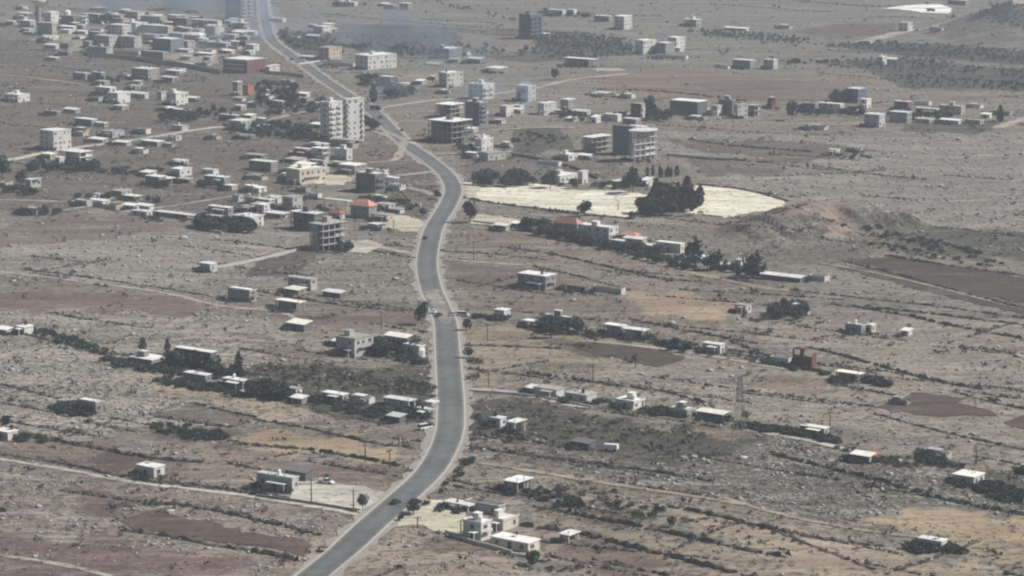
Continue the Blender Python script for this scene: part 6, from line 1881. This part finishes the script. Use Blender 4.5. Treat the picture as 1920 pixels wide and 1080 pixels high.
# ------------------------------------------------------------------ vehicles
def car(px, py, rot, paint_, label, kind='car', group=None):
    p = P(px, py)
    on_road = float(np.min(np.hypot(ROADC[:, 0] - p.x, ROADC[:, 1] - p.y))) < 6.4
    root = bpy.data.objects.new({'car': 'car', 'pickup': 'pickup_truck', 'van': 'van', 'truck': 'truck', 'trailer': 'trailer'}[kind], None)
    COL.objects.link(root); root.location = p + Vector((0, 0, .27 if on_road else .16)); root.rotation_euler = (0, 0, R(rot))
    tag(root, label, {'car': 'car', 'pickup': 'pickup truck', 'van': 'van', 'truck': 'truck', 'trailer': 'trailer'}[kind], group)
    L, w = {'car': (4.4, 1.75), 'pickup': (5.3, 1.85), 'van': (5.2, 1.95), 'truck': (7.6, 2.4), 'trailer': (4.6, 2.2)}[kind]
    m = MB()
    def loft(secs):                       # cross sections along x: (x, half width, z0, z1)
        n0 = len(m.v)
        for x_, hw, z0, z1 in secs:
            m.v += [(x_, -hw, z0), (x_, hw, z0), (x_, hw * .94, z1), (x_, -hw * .94, z1)]
        for i in range(len(secs) - 1):
            b = n0 + i * 4
            for c in range(4):
                m.f.append((b + c, b + (c + 1) % 4, b + 4 + (c + 1) % 4, b + 4 + c)); m.mi.append(0)
        m.f.append((n0 + 3, n0 + 2, n0 + 1, n0)); m.mi.append(0)
        e = n0 + (len(secs) - 1) * 4
        m.f.append((e, e + 1, e + 2, e + 3)); m.mi.append(0)
    hl, hw = L / 2, w / 2
    if kind == 'trailer':
        loft([(-hl, hw, .7, 2.3), (hl, hw, .7, 2.3)])
    elif kind == 'truck':
        loft([(-hl, hw, .8, 3.0), (hl - 2.0, hw, .8, 3.0)]); loft([(hl - 1.85, hw * .95, .5, 2.4), (hl - .2, hw * .95, .5, 2.3), (hl, hw * .9, .55, 1.4)])
    else:
        loft([(-hl, hw * .9, .35, .85), (-hl + .3, hw, .25, .95), (hl - .9, hw, .25, .9), (hl - .2, hw * .95, .28, .75), (hl, hw * .85, .35, .65)])
    link('body', m.mesh('body', paint_), root)
    if kind in ('car', 'van', 'pickup'):
        m = MB()
        prof = {'car': [(-hl + .5, .96, .80), (-hl + 1.0, 1.45, .74), (.4, 1.48, .74), (1.15, .93, .80)],
                'van': [(-hl + .05, .96, .92), (-hl + .2, 1.95, .86), (1.0, 1.95, .86), (1.8, .93, .9)],
                'pickup': [(-.7, .96, .82), (-.45, 1.7, .76), (.75, 1.7, .76), (1.4, .93, .82)]}[kind]
        n = len(prof)
        for sgn in (-1, 1):
            m.v += [(a, sgn * hw * c, z) for a, z, c in prof]
        for i in range(n):
            j = (i + 1) % n
            m.f.append((i, j, n + j, n + i)); m.mi.append(1 if i in (0, 2) else 0)
        m.f.append(tuple(range(n))); m.f.append(tuple(range(2 * n - 1, n - 1, -1))); m.mi += [1, 1]
        link('cabin', m.mesh('cabin', [paint_, M['glass']]), root)
    if kind == 'pickup':
        m = MB().box(-hl + .05, -.75, -hw + .1, -hw + .18, .955, 1.3).box(-hl + .05, -.75, hw - .18, hw - .1, .955, 1.3).box(-hl + .02, -hl + .1, -hw + .19, hw - .19, .955, 1.3)
        link('bed', m.mesh('bed', paint_), root)
    wl = [(-hl * .62, -1), (-hl * .62, 1), (hl * .62, -1), (hl * .62, 1)]
    rw = .48 if kind in ('truck', 'trailer') else .33
    for a, sg in wl:
        wm_ = MB()
        y0 = sg * hw * .86; y1 = sg * (hw + .03)
        wm_.bar((a, y0, rw), (a, y1, rw), rw, 10)
        link('wheel', wm_.mesh('wheel', M['tyre']), root)
    return root
for c in [
    (797, 449, 78, M['card'], 'dark car driving on the left lane below the cream yard', 'car'),
    (612, 907, -28, M['carw'], 'white pickup truck parked at the back of the pale garage yard', 'pickup'),
    (742, 946, 62, M['card'], 'dark car on the main road beside the forecourt', 'car'),
    (779, 945, 40, M['card'], 'dark car parked under the tree at the forecourt edge', 'car'),
    (814, 588, 80, M['carw'], 'white car at the left roadside by the tall dark tree', 'car'),
    (823, 594, 65, M['card'], 'dark car pulled up beside the white roadside car', 'car'),
    (850, 593, 30, M['cars'], 'silver car at the right roadside', 'car'),
    (868, 593, -18, M['carw'], 'white van at the right roadside', 'van'),
    (1146, 846, -20, M['carw'], 'bright white box trailer alone in the scorched field', 'trailer'),
    (704, 207, -30, M['card'], 'dark truck turning at the junction', 'truck'),
    (713, 222, 110, M['card'], 'dark car just below the junction', 'car'),
    (676, 190, 130, M['card'], 'dark car just above the junction', 'car'),
    (754, 246, 100, M['card'], 'dark car on the verge below the junction', 'car'),
    (547, 113, 120, M['card'], 'dark car far up the main road', 'car'),
    (700, 188, 10, M['cars'], 'silver car at the pointed junction tree', 'car'),
    (797, 805, 40, M['carw'], 'white van at the roadside below the grey cottage', 'van'),
    (806, 262, 20, M['card'], 'dark car outside the half-built block', 'car'),
    (1745, 22, 10, M['card'], 'dark truck on the white far quarry', 'truck'),
]:
    car(*c)
p = P(632, 933)

# ------------------------------------------------------------------ smoke and air
def volume_mat(name, col, dens, aniso=0.2):
    m = bpy.data.materials.new(name); m.use_nodes = True
    t = m.node_tree; t.nodes.clear()
    v = t.nodes.new('ShaderNodeVolumePrincipled'); v.inputs['Color'].default_value = (*col, 1); v.inputs['Density'].default_value = dens; v.inputs['Anisotropy'].default_value = aniso
    o = t.nodes.new('ShaderNodeOutputMaterial'); t.links.new(v.outputs[0], o.inputs['Volume'])
    return m
def puff_mesh(name, blobs, mt):
    bm = bmesh.new()
    for (x, y, z, rx, ry, rz) in blobs:
        bmesh.ops.create_icosphere(bm, subdivisions=3, radius=1, matrix=Matrix.Translation((x, y, z)) @ Matrix.Diagonal((rx, ry, rz, 1)))
    m = bpy.data.meshes.new(name); bm.to_mesh(m); bm.free(); m.materials.append(mt); return m
V1 = volume_mat('smoke_blue', (.58, .70, .84), .018)
V2 = volume_mat('smoke_dense', (.60, .76, .95), .03)
V3 = volume_mat('smoke_thin', (.34, .46, .58), .011)
V4 = volume_mat('smoke_faint', (.50, .62, .74), .005)
def smoke(blobs_px, mt, label, n=9, seed=1):
    """irregular puffs round a path: pixel of the ground below, height above it and radius in metres"""
    q_ = random.Random(seed); bl = []
    for px, py, z, r in blobs_px:
        q = P(px, py)
        for i in range(n):
            d = Vector((q_.gauss(0, 1), q_.gauss(0, 1), q_.gauss(0, .7))) * r * .5
            rr_ = r * q_.uniform(.25, .62)
            bl.append((q.x + d.x, q.y + d.y, max(q.z + z + d.z, q.z + rr_ * .5), rr_ * q_.uniform(.8, 1.4), rr_ * q_.uniform(.8, 1.4), rr_ * q_.uniform(.7, 1.1)))
    for i, b in enumerate(bl):
        o = structure('smoke', puff_mesh('smoke', [b], mt), 'stuff') if i == 0 else link('smoke_puff', puff_mesh('smoke_puff', [b], mt), o0)
        if i == 0: o0 = o; o['label'] = label
smoke([(493, 72, 5, 12), (490, 74, 20, 13), (484, 74, 34, 15), (474, 74, 50, 18)], V1, 'pale blue smoke rising over the far road', 8, 3)
smoke([(986, 204, 3, 5), (985, 204, 9, 6), (983, 204, 15, 6)], V2, 'blue smoke at the pale wrapped house', 8, 4)
smoke([(745, 88, 6, 24), (790, 92, 7, 24), (830, 104, 6, 18)], V3, 'thin dark blue smoke over the burnt orchard', 7, 5)
smoke([(735, 182, 4, 14), (765, 182, 4, 8)], V3, 'thin smoke near the junction trees', 7, 6)
smoke([(200, 22, 8, 26), (290, 20, 10, 32), (390, 26, 10, 28), (440, 40, 8, 22)], V3, 'thin smoke drifting behind the town', 7, 7)
smoke([(560, 70, 10, 26), (640, 85, 9, 26), (700, 120, 8, 20), (860, 120, 7, 22), (900, 190, 6, 16)], V4, 'faint blue haze drifting right of the far road', 7, 8)
smoke([(400, 90, 9, 24), (300, 80, 8, 24), (470, 60, 10, 20)], V4, 'faint blue haze over the town', 7, 9)

hz = MB().box(-9500, 9500, -60, 23000, -4.0, 240.0)
structure('haze', hz.mesh('haze', volume_mat('haze_air', (.80, .88, 1.0), .0001, 0.0)), 'stuff')
print('objects', len(bpy.data.objects))
labs = {}
for o in bpy.data.objects:
    if o.parent is None and 'label' in o:
        labs.setdefault(o['label'], []).append(o.get('group'))
print('same labels without group:', [k for k, v in labs.items() if len(v) > 1 and None in v])
